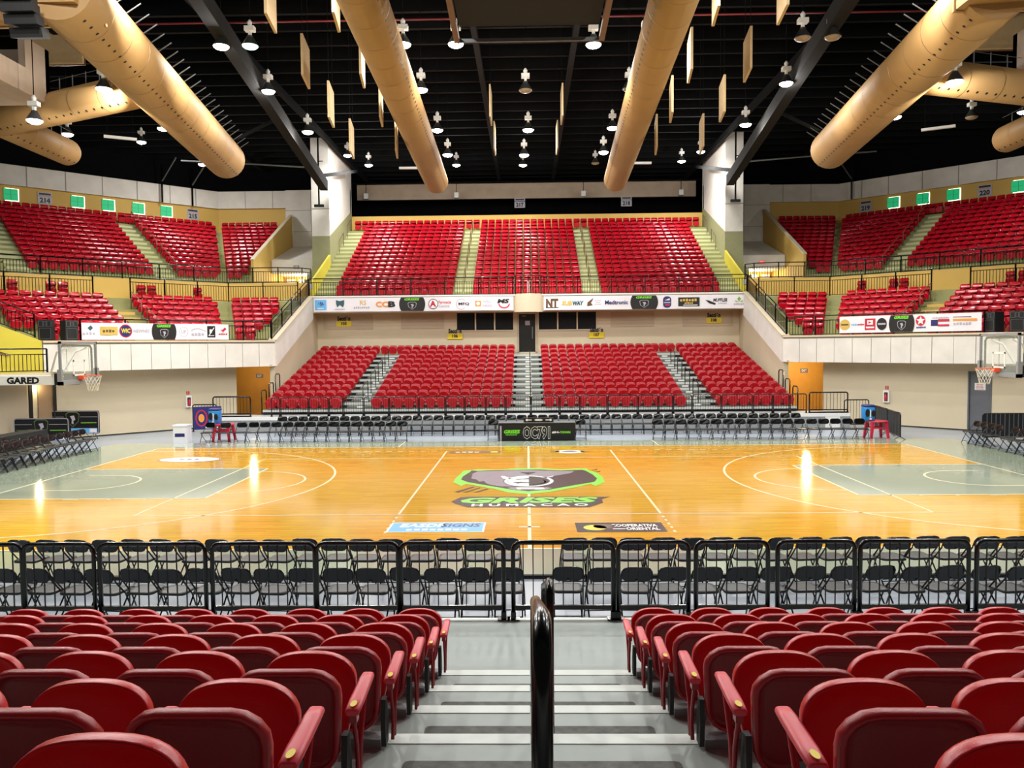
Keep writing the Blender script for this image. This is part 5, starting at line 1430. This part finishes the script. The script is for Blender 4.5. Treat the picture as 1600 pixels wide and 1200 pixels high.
ob('body', MB().box(-0.27, 0.27, -0.25, 0.25, 0, 0.72), t, WHITE); ob('rim', MB().box(-0.29, 0.29, -0.27, -0.24, 0.7, 0.76).box(-0.29, 0.29, 0.24, 0.27, 0.7, 0.76).box(-0.29, -0.26, -0.24, 0.24, 0.7, 0.76).box(0.26, 0.29, -0.24, 0.24, 0.7, 0.76), t, WHITE)
ob('blue_band', MB().box(-0.2, 0.2, -0.255, -0.25, 0.28, 0.42), t, NAVY)

def ad_board(x, y, z0, hh, label):
    t = thing('advert_board', label, 'board', (x, y, -0.06))
    P0 = rrect(2.26, hh, 0.1, 3, 0, z0 + hh / 2)
    ob('panel', MB().prism([(a, 0.03, b) for a, b in P0], [(a, -0.03, b) for a, b in P0]), t, INK)
    d = Decal((-1.13, -0.03, z0), (1, 0, 0), (0, 0, 1), step=0.003)
    d.band(rrect(2.22, hh - 0.04, 0.09, 3, 1.13, hh / 2), 0.03, PALEG, True)
    d.rect(0.05, 0.75, hh * 0.72, hh * 0.74, PALEG).rect(1.45, 2.2, hh * 0.72, hh * 0.74, PALEG).rect(0.1, 0.72, hh * 0.46, hh * 0.5, OLIVE).rect(1.48, 2.15, hh * 0.46, hh * 0.5, LEAF)
    d.rect(1.05, 2.18, 0.04, hh * 0.25, SKYB).up().rect(1.85, 2.15, 0.06, hh * 0.23, WHITE).dashes(1.2, 0.09, 0.5, 0.1, NAVY)
    shield(d, 1.13, hh * 0.62, 0.6, hh * 0.66, OLIVE)
    d.make('print', t)
    for s_ in (-1, 1):
        ob('leg', MB().bar((s_ * 0.9, -0.25, 0), (s_ * 0.9, 0, z0 + 0.1), 0.03).bar((s_ * 0.9, 0.25, 0), (s_ * 0.9, 0, z0 + 0.1), 0.03), t, GREYM)
ad_board(-19.8, 9.6, 0.12, 0.95, 'black advert board with shield, the nearer of two behind the left chairs')
ad_board(-19.4, 11.15, 0.25, 1.0, 'black advert board with shield, standing farther back near the cream wall')
t = thing('covered_table', 'long table under a black cloth behind the left baseline chairs', 'table', (-19.1, 5.6, -0.06))
ob('cloth', MB().hexa([(-0.4, -2.7, 0), (0.4, -2.7, 0), (0.4, 2.7, 0), (-0.4, 2.7, 0), (-0.36, -2.66, 0.75), (0.36, -2.66, 0.75), (0.36, 2.66, 0.75), (-0.36, 2.66, 0.75)]), t, BLKM)

def crowd_barrier(a, b, label):
    a = Vector(a); b = Vector(b); L = (b - a).length
    t = thing('crowd_barrier', label, 'barrier', a, math.atan2((b - a).y, (b - a).x), 'crowd barriers at the right')
    ob('frame', MB().tube([(0, 0, 0.18), (0, 0, 1.02), (0.06, 0, 1.1), (L - 0.06, 0, 1.1), (L, 0, 1.02), (L, 0, 0.18), (0.02, 0, 0.18)], 0.02, 6), t, BLK)
    ob('cover', MB().box(0.03, L - 0.03, 0.008, 0.016, 0.2, 1.08), t, BLKM)
    n = int(L / 0.16); me = MB().box(-0.012, 0.012, -0.012, 0.006, 0.18, 1.09).mesh('bar', GREYM)
    for i in range(1, n): ob('bar', me, t, loc=(L * i / n, 0, 0))
    for x in (0.12, L - 0.12):
        ob('foot', MB().bar((x, -0.28, 0.0), (x, 0, 0.2), 0.03).bar((x, 0.28, 0.0), (x, 0, 0.2), 0.03), t, GREYM)
crowd_barrier((15.2, 12.7, -0.06), (14.85, 10.75, -0.06), 'black crowd barrier behind the right red table, farther one')
crowd_barrier((14.82, 10.7, -0.06), (14.45, 8.75, -0.06), 'black crowd barrier behind the right red table, nearer one')
crowd_barrier((17.45, 8.5, -0.06), (19.7, 8.3, -0.06), 'black crowd barrier standing behind the right baseline chairs')
for sd, a, z in ((-1, 0.85, 1.0), (1, 1.2, 1.02)):
    u = (0.7071, 0.7071) if sd < 0 else (0.7071, -0.7071)
    o = Vector(diag_n(sd, 31.3, a, z))
    t = thing('extinguisher_cabinet', 'white cabinet with a red fire extinguisher on the %s cream wall' % SIDE[sd], 'cabinet', o)
    t.rotation_euler = (0, 0, math.atan2(u[1], u[0]))
    ob('case', MB().box(0, 0.26, -0.12, 0, 0, 0.55), t, WHT)
    ob('window', MB().box(0.05, 0.21, -0.125, -0.12, 0.06, 0.47), t, BLKM)
    ob('extinguisher', MB().lathe([(0.045, 0.08), (0.055, 0.1), (0.055, 0.32), (0.02, 0.38), (0.02, 0.42)], 10, (0.13, -0.13, 0), 0, True, True), t, CRIM)
    ob('sign', MB().box(0.06, 0.11, -0.02, 0, 0.6, 0.76).box(0.15, 0.2, -0.02, 0, 0.6, 0.76), t, CRIM)

# ================================================================== loudspeakers on the corner balconies
def speaker(p, rz, label):
    t = thing('loudspeaker', label, 'speaker', p, rz, 'loudspeakers on the corner balconies')
    ob('cabinet', MB().hexa([(-0.27, -0.25, 0), (0.27, -0.25, 0), (0.22, 0.25, 0), (-0.22, 0.25, 0), (-0.27, -0.25, 0.84), (0.27, -0.25, 0.84), (0.22, 0.25, 0.84), (-0.22, 0.25, 0.84)]), t, BLKM)
    for x0, x1, z0, z1, nm in ((-0.24, -0.07, 0.56, 0.8, 'horn'), (-0.05, 0.05, 0.58, 0.78, 'tweeter'), (0.07, 0.24, 0.56, 0.8, 'horn'), (-0.22, 0.22, 0.05, 0.5, 'grille')):
        b = MB()
        w_ = 0.012
        for q in ((x0, x1, z0, z0 + w_), (x0, x1, z1 - w_, z1), (x0, x0 + w_, z0, z1), (x1 - w_, x1, z0, z1)):
            b.box(q[0], q[1], -0.265, -0.25, q[2], q[3])
        g = ob(nm, MB().box(x0, x1, -0.256, -0.25, z0, z1), t, INK); ob('edge', b, g, GREYM)
for sd, al in ((-1, (6.72, 5.92)), (1, (5.85, 6.65))):
    for q, a in enumerate(al):
        base = math.atan2(0.7071, 0.7071) if sd < 0 else -math.atan2(0.7071, 0.7071)
        speaker(diag_n(sd, 30.35, a, 4.18), base + (-0.55 if q == 0 else 0.25) * 1.0, 'black loudspeaker on the %s balcony, %s of the pair' % (SIDE[sd], 'outer' if (q == 0) == (sd < 0) else 'inner'))
    t = thing('bracket_shelf', 'small white shelf bracket under the %s balcony loudspeakers' % SIDE[sd], 'shelf', diag_n(sd, 29.75, 6.1, 4.0))
    t.rotation_euler = (0, 0, PI / 4 * (-sd))
    ob('plate', MB().box(-0.3, 0.3, -0.3, 0.1, 0.1, 0.14), t, WHT); ob('gusset', MB().box(-0.06, 0.06, -0.1, 0.08, -0.08, 0.1), t, CREAM)
# ================================================================== under the roof
# ---- pendant lamps
def lamp_meshes():
    rf = MB().lathe([(0.05, 0.36), (0.09, 0.35), (0.13, 0.27), (0.21, 0.14), (0.275, 0.02), (0.285, 0.0), (0.272, 0.0), (0.20, 0.12), (0.12, 0.25), (0.06, 0.32)], 16, cap1=True).mesh('reflector', REFL)
    lens = MB().lathe([(0.266, 0.012), (0.255, -0.03), (0.2, -0.075), (0.11, -0.105), (0.0, -0.115)], 16).mesh('lens', GLOW)
    lensg = MB().lathe([(0.266, 0.012), (0.255, -0.03), (0.2, -0.075), (0.11, -0.105), (0.0, -0.115)], 16).mesh('lens', GLOWG)
    lenso = MB().lathe([(0.266, 0.012), (0.255, -0.03), (0.2, -0.075), (0.11, -0.105), (0.0, -0.115)], 16).mesh('lens', OFFL)
    bal = MB().box(-0.17, 0.17, -0.12, 0.12, 0.50, 0.66).box(-0.05, 0.05, -0.05, 0.05, 0.36, 0.50).mesh('ballast', WHT)
    hk = MB().lathe([(0.02, 0.66), (0.07, 0.70), (0.09, 0.80), (0.04, 0.88), (0.02, 0.9)], 8).mesh('hook_cap', WHT)
    return rf, lens, lensg, lenso, bal, hk
LM = lamp_meshes()
lamp_light = bpy.data.lights.new('lamp_light', 'AREA')
lamp_light.shape = 'DISK'; lamp_light.size = 0.5; lamp_light.energy = LAMP_W; lamp_light.color = (1.0, 0.98, 0.94)
lens_light = bpy.data.lights.new('lens_light', 'POINT')      # the drop lens also sheds light sideways below the rim
lens_light.energy = LAMP_W * 0.7; lens_light.color = (1.0, 0.98, 0.94); lens_light.shadow_soft_size = 0.04
def lamp(x, y, z, label, state='on'):
    t = thing('pendant_lamp', label, 'lamp', (x, y, z), 0, 'pendant lamps')
    ob('reflector', LM[0], t); ob('lens', {'on': LM[1], 'green': LM[2], 'off': LM[3]}[state], t); ob('ballast', LM[4], t); ob('hook_cap', LM[5], t)
    ob('cord', MB().box(-0.012, 0.012, -0.012, 0.012, 0.9, 18.19 - z), t, STEEL)
    if state == 'on':
        l = bpy.data.objects.new('lamp_light', lamp_light); COL.objects.link(l); l.parent = t; l.location = (0, 0, -0.12)
        l = bpy.data.objects.new('lens_light', lens_light); COL.objects.link(l); l.parent = t; l.location = (0, 0, -0.17)
XL = {-10.6: 'row above the left girder', -9.6: 'second row from the left girder', -4.25: 'row beside the left inner duct', 0.0: 'middle row', 4.25: 'row beside the right inner duct', 9.6: 'second row from the right girder', 10.6: 'row above the right girder'}
LAMPS = [(-10.6, 5.8, 14.3, 'on'), (-9.58, 5.8, 14.3, 'green'), (-10.55, 10.7, 14.3, 'on'), (-10.65, 16.9, 14.3, 'on'), (-4.25, 5.9, 14.3, 'on'), (-4.28, 10.8, 14.3, 'on'), (-4.3, 16.9, 14.3, 'on'), (-4.3, 21.9, 14.3, 'on'), (-4.85, 33.7, 16.4, 'on'), (-11.75, 30.54, 16.4, 'on'), (-10.92, 33.37, 16.4, 'on'),
         (0.0, 11.05, 14.3, 'off'), (0.12, 17.1, 14.3, 'on'), (-0.1, 22.2, 14.3, 'on'), (-0.21, 34.0, 16.4, 'on'), (4.21, 5.95, 14.3, 'on'), (4.27, 11.1, 14.3, 'off'), (4.21, 16.95, 14.3, 'on'), (4.24, 21.8, 14.3, 'on'), (4.82, 33.7, 16.4, 'off'), (9.57, 5.9, 14.3, 'off'), (10.58, 5.85, 14.3, 'off'),
         (10.56, 10.7, 14.3, 'on'), (10.57, 16.7, 14.3, 'on'), (11.49, 30.79, 16.4, 'on'), (10.75, 33.46, 16.4, 'on'), (-14.62, 5.5, 12.8, 'on'), (-22.4, 16.7, 14.3, 'on'), (-23.46, 26.45, 16.4, 'on'), (-17.33, 15.95, 14.3, 'on'), (-22.22, 32.52, 16.4, 'on'), (17.27, 15.77, 14.3, 'on'), (14.4, 5.16, 12.5, 'on'), (20.9, 15.95, 14.3, 'off'), (27.39, 22.71, 16.4, 'on')]
rows_ = {}
for x, y, z, s_ in sorted(LAMPS, key=lambda q: q[1]):
    key = 'left of the left girder' if x < -12 else 'right of the right girder' if x > 12 else min(XL.items(), key=lambda q: abs(q[0] - x))[1]
    rows_[key] = rows_.get(key, 0) + 1
    word = {'on': 'glowing white', 'green': 'greenish glowing', 'off': 'unlit brownish'}[s_]
    lamp(x, y, z, '%s bell shaped pendant lamp, %s from near end, %s' % (word, ORD[rows_[key] - 1], key), s_)
lamp(-17.4, 6.0, 11.9, 'glowing white pendant lamp hanging low in front of the left concrete gallery')
lamp(-2.42, 5.95, 14.3, 'glowing white pendant lamp half hidden behind the left lower corner of the scoreboard frame', 'on')
lamp(2.39, 6.2, 14.3, 'glowing white pendant lamp half hidden behind the right lower corner of the scoreboard frame', 'on')
q_ = 0
for j_, y in enumerate((0.0, -6.0, -12.0)):      # the same rows go on over the near half, above the frame
    for i_, x in enumerate((-10.6, -4.25, 4.25, 10.6)):
        lamp(x, y, 14.3, 'glowing pendant lamp above the near half of the court, %s row, %s from the left' % (ORD[j_], ORD[i_]))
for sd in (-1, 1):
    for j_, y in enumerate((-2.5, -8.5)):
        lamp(sd * 17.2, y, 14.3, '%s glowing pendant lamp over the %s end of the near half' % (('farther', 'nearer')[j_], SIDE[sd]))

# ---- round ducts
def duct(p0, p1, r, label, fins=0, holes=True, hole_side=1, root=None):
    p0 = Vector(p0); p1 = Vector(p1); L = (p1 - p0).length; d = (p1 - p0) / L
    t = root or thing('air_duct', label, 'duct', p0)
    off = p0 - t.location
    before = set(t.children)
    up = Vector((0, 0, 1)); rt = d.cross(up).normalized(); up = rt.cross(d)
    def ring(c, q, n=28): return [c + rt * (q * math.cos(2 * PI * i / n)) + up * (q * math.sin(2 * PI * i / n)) for i in range(n)]
    o = Vector((0, 0, 0)); e = d * L
    m = MB()
    m.rings([ring(o, r)] + [ring(e - d * 0.5 * r + d * (0.5 * r * math.sin(a)), r * (0.35 + 0.65 * math.cos(a)) if a > 0 else r) for a in (0, 0.5, 1.0, 1.45)], 0, True, True)
    ob('shell', m, t, DUCT)
    se = MB(); k = int(L / 1.5)
    for i in range(1, k):
        c = d * (L * i / k)
        se.rings([ring(c - d * 0.015, r + 0.008), ring(c + d * 0.015, r + 0.008)], 0, False, False, True)
    ob('seams', se, t, DUCT, kind='stuff')
    if holes:
        h = MB(); n = int(L / 0.42)
        for i in range(1, n):
            ang = -0.95 if hole_side > 0 else PI + 0.95
            if not fins: ang = -0.6 if hole_side > 0 else PI + 0.6
            c = d * (L * i / n) + (rt * math.cos(ang) + up * math.sin(ang)) * (r + 0.006)
            nn = (rt * math.cos(ang) + up * math.sin(ang)); tt = d.cross(nn)
            h.poly([c + d * (0.05 * math.cos(2 * PI * j / 8)) + tt * (0.05 * math.sin(2 * PI * j / 8)) for j in range(8)])
        ob('vent_holes', h, t, BLKM, kind='stuff')
    if fins:
        fd = (up * math.cos(0.95 * (fins if abs(fins) > 1 else 0) / 2) + rt * math.sin(0.95 * (fins if abs(fins) > 1 else 0) / 2)); f = MB(); n = int(L / 0.75)
        for i in range(1, n):
            c = d * (L * i / n)
            f.bar(c + fd * r * 0.98, c + fd * (r + 0.5), 0.028)
        if abs(fins) < 2: f.bar(fd * (r + 0.45), e + fd * (r + 0.45), 0.015)
        ob('hanger_rods', f, t, GREYM, kind='stuff')
    for c_ in t.children:
        if c_ not in before:
            c_.location = off
            if root and c_.name.startswith('shell'): c_.name = 'branch_shell'
    return t
def ext(a, b, k):
    a = Vector(a); b = Vector(b); return tuple(a - (b - a) * k)
IL = ((-4.3, -0.74, 13.0), (-5.03, 23.0, 13.0)); IR = ((3.97, -0.41, 13.0), (5.02, 23.1, 13.0))
duct(ext(*IL, 0.25), IL[1], 0.65, 'long tan round duct left of the middle, running toward the far seats', hole_side=1)
duct(ext(*IR, 0.25), IR[1], 0.65, 'long tan round duct right of the middle, running toward the far seats', hole_side=-1)
OL = ((-12.1, -0.23, 13.0), (-14.75, 17.3, 13.0)); OR_ = ((12.43, 0.55, 13.0), (14.58, 16.9, 13.0))
dL = duct(ext(*OL, 0.1), OL[1], 0.9, 'wide tan round duct at the left with hanger rods, joined to a square box', fins=2, hole_side=1)
dR = duct(ext(*OR_, 0.1), OR_[1], 0.9, 'wide tan round duct at the right with hanger rods, joined to a square box', fins=-2, hole_side=-1)
duct((-13.6, 6.2, 13.0), (-22.5, 10.4, 13.0), 0.6, '', fins=1, hole_side=-1, root=dL)
duct((13.7, 6.0, 13.0), (22.5, 9.0, 13.0), 0.6, '', fins=1, hole_side=1, root=dR)
duct((-21.2, 9.6, 13.0), (-21.45, 15.3, 13.0), 0.6, '', fins=1, hole_side=1, root=dL)
duct((21.8, 9.2, 13.0), (21.9, 15.2, 13.0), 0.6, '', fins=1, hole_side=-1, root=dR)
for sd in (-1, 1):
    x0, x1 = sorted((sd * 11.3, sd * 14.6))
    t = dL if sd < 0 else dR
    o_ = Vector((0, 0, 0)) - t.location
    b_ = ob('square_box', MB().box(x0, x1, -2.1, -0.6, 12.5, 14.3), t, DUCT, loc=o_)
    ob('flange', MB().box(x0 - 0.04, x1 + 0.04, -0.68, -0.58, 12.46, 14.34), b_, DUCT)
t = thing('line_array_speaker', 'curved black hanging loudspeaker array in front of the left duct box', 'speaker', (-12.2, -2.8, 11.75))
for i in range(5):
    a = 0.16 * i
    c = Vector((0.0, 0.03 * i * i - 0.12, 0.75 - 0.225 * i)); tq = Matrix.Rotation(0.09 * i - 0.1, 3, 'X')
    ob('cabinet', MB().hexa([c + tq @ Vector(v) for v in ((-0.4, -0.22, -0.12), (0.4, -0.22, -0.12), (0.34, 0.2, -0.12), (-0.34, 0.2, -0.12), (-0.4, -0.22, 0.11), (0.4, -0.22, 0.11), (0.34, 0.2, 0.1), (-0.34, 0.2, 0.1))]), t, BLKM)
ob('hanger', MB().box(-0.03, 0.03, -0.03, 0.03, 0.85, 6.44), t, STEEL)

# ---- girders
for sd in (-1, 1):
    a = Vector((sd * 12.45, 27.0, 13.75)); b = Vector((sd * 9.95, -2.0, 15.35))
    t = thing('roof_girder', 'heavy dark grey box girder sloping from the %s pillar up over the court' % SIDE[sd], 'girder', a)
    ob('beam', MB().bar((0, 0, 0), b - a, 0.45, 0.62), t, GIRD)
    ob('brace', MB().bar((b - a) * 0.42, (b - a) * 0.42 + Vector((sd * 2.6, 1.5, -0.6)), 0.12), t, STEEL)
    ob('tie', MB().bar((b - a) * 0.05 + Vector((0, 0, 0.2)), Vector((sd * -0.3, 8.0, 2.6)), 0.2), t, STEEL)
    # thin pale rods beneath the roof towards the corner
    t2 = thing('roof_tie_rod', 'pale thin tie rod under the black roof at the %s corner' % SIDE[sd], 'rod', (sd * 12.5, 26, 14.6))
    ob('rod', MB().tube([(0, 0, 0), (sd * 3.5, 0.5, 0.35), (sd * 9, 1.5, 0.9)], 0.05, 6), t2, GREYM)
    t3 = thing('hanging_bracket', 'black T shaped hanging bracket beside the %s pillar' % SIDE[sd], 'bracket', (sd * 13.9, 31.3, 13.3))
    ob('pole', MB().box(-0.05, 0.05, -0.05, 0.05, 0, 4.9), t3, BLK); ob('bar', MB().box(-0.32, 0.32, -0.08, 0.08, -0.12, 0.06), t3, BLK)
    ob('clip', MB().box(-0.05, 0.3, -0.03, 0.03, 1.5, 1.56).box(-0.05, 0.3, -0.03, 0.03, 2.9, 2.96), t3, BLK)
    for q, a_ in enumerate((-8.6, -6.4) if sd < 0 else (-9.6,)):
        o = Vector(dp(sd, 38.4, a_, 15.9))
        t4 = thing('roof_support_bracket', 'thin black bracket against the pale band at the %s corner, %s of its kind' % (SIDE[sd], ORD[q]), 'bracket', o)
        ob('post', MB().box(-0.05, 0.05, -0.05, 0.05, -1.5, 1.2), t4, BLK); ob('strut', MB().bar((0, 0, 0), (-sd * 1.6, -1.2, 1.4), 0.07), t4, GREYM)

# ---- scoreboard frame over centre court
t = thing('hanging_scoreboard', 'black hanging scoreboard frame with dark loudspeaker cells above centre court', 'scoreboard', (0.1, -0.6, 11.9))
ob('front_edge', MB().box(-1.95, 1.95, -0.02, 0.05, 0, 0.09), t, GREYM)
for sd in (-1, 1):
    ob('side_beam', MB().bar((sd * 1.93, 0, 0.05), (sd * 1.85, -5.0, 0.05), 0.14), t, M_BROWN)
    ob('hanger', MB().bar((sd * 1.9, 0.1, 0), (sd * 1.95, 0.1, 5.6), 0.04), t, STEEL)
ob('body', MB().box(-1.85, 1.85, -5.0, -0.15, 0.35, 2.6), t, ROOFB)
for i in range(4):
    c = ob('cell', MB().box(-1.05 + 0.52 * i, -0.62 + 0.52 * i, -5.0 + 1.4, -5.0 + 2.6, 0.25, 0.35), t, STEEL)
    ob('grille_bar', MB().box(-1.0 + 0.52 * i, -0.67 + 0.52 * i, -3.3, -3.2, 0.22, 0.26).box(-1.0 + 0.52 * i, -0.67 + 0.52 * i, -2.9, -2.8, 0.22, 0.26), c, GREYM)
# ---- acoustic baffles
for sd in (-1, 1):
    for row, xx in ((0, 5.6), (1, 7.55)):
        for q, (y, z) in enumerate(((1.7, 13.4), (5.4, 12.9), (8.9, 12.5), (12.5, 12.1))):
            t = thing('acoustic_baffle', 'tan hanging baffle panel, %s from the near end, %s row outside the %s inner duct' % (ORD[q], ('first', 'second')[row], SIDE[sd]), 'baffle', (sd * xx, y, z), 0.12 * -sd, 'hanging baffles')
            ob('panel', MB().box(-0.04, 0.04, -0.75, 0.75, 0, 1.36), t, BAFF)
            ob('wire', MB().box(-0.008, 0.008, -0.6, -0.584, 1.36, 17.6 - z).box(-0.008, 0.008, 0.584, 0.6, 1.36, 17.6 - z), t, STEEL)
for q, (x, y) in enumerate(((-1.45, 11.2), (1.5, 11.2), (-1.5, 16.5), (1.5, 16.5))):
    t = thing('acoustic_baffle', 'pale hanging baffle seen edge on near the middle lamps, %s, %s pair' % ('left' if x < 0 else 'right', 'nearer' if y < 12 else 'farther'), 'baffle', (x, y, 13.1), 0.0, 'hanging baffles')
    ob('panel', MB().box(-0.03, 0.03, -0.7, 0.7, 0, 1.3), t, BAFF); ob('wire', MB().box(-0.008, 0.008, -0.008, 0.008, 1.3, 4.5), t, STEEL)
for sd in (-1, 1):
    t = thing('acoustic_baffle', 'dim tan rectangular wall panel behind the %s concrete gallery' % SIDE[sd], 'baffle', (sd * 20.2, 12.0, 16.0))
    ob('panel', MB().box(-1.3, 1.3, -0.06, 0.06, 0, 1.45), t, BAFF); ob('frame', MB().box(-1.35, 1.35, 0.06, 0.1, -0.05, 1.5), t, BRNP)
# ---- pipes and strips
t = thing('sprinkler_pipe', 'thin dark red sprinkler pipe crossing under the roof', 'pipe', (0, 6.4, 15.35))
ob('pipe', MB().tube([(-20, 0, 0), (-2.4, 0, 0)], 0.035, 6).tube([(2.5, 0, 0), (20, 0, 0)], 0.035, 6), t, PIPE)
for q, (x, y, rz, nm) in enumerate(((-20.4, 17.9, 0.5, 'far left'), (-6.8, 25.5, 0.02, 'left of centre'), (6.6, 25.0, 0.02, 'right of centre'), (20.5, 18.2, -0.5, 'far right'))):
    t = thing('strip_light', 'unlit pale strip light fitting hung under the roof, ' + nm, 'lamp', (x, y, 14.35), rz)
    ob('tube_cover', MB().box(-0.75, 0.75, -0.08, 0.08, 0, 0.12), t, WHT); ob('hanger', MB().box(-0.6, -0.58, -0.01, 0.01, 0.12, 3.84).box(0.58, 0.6, -0.01, 0.01, 0.12, 3.84), t, STEEL)
for q, x in enumerate((-12.9, -5.6, 4.6, 12.4)):
    t = thing('wall_speaker', 'small white box hanging in front of the concrete band, %s from left' % ORD[q], 'speaker', (x, 42.2, 15.7))
    ob('case', MB().box(-0.17, 0.17, -0.15, 0.15, 0, 0.42), t, WHT); ob('stem', MB().box(-0.02, 0.02, -0.02, 0.02, 0.42, 1.3), t, STEEL)
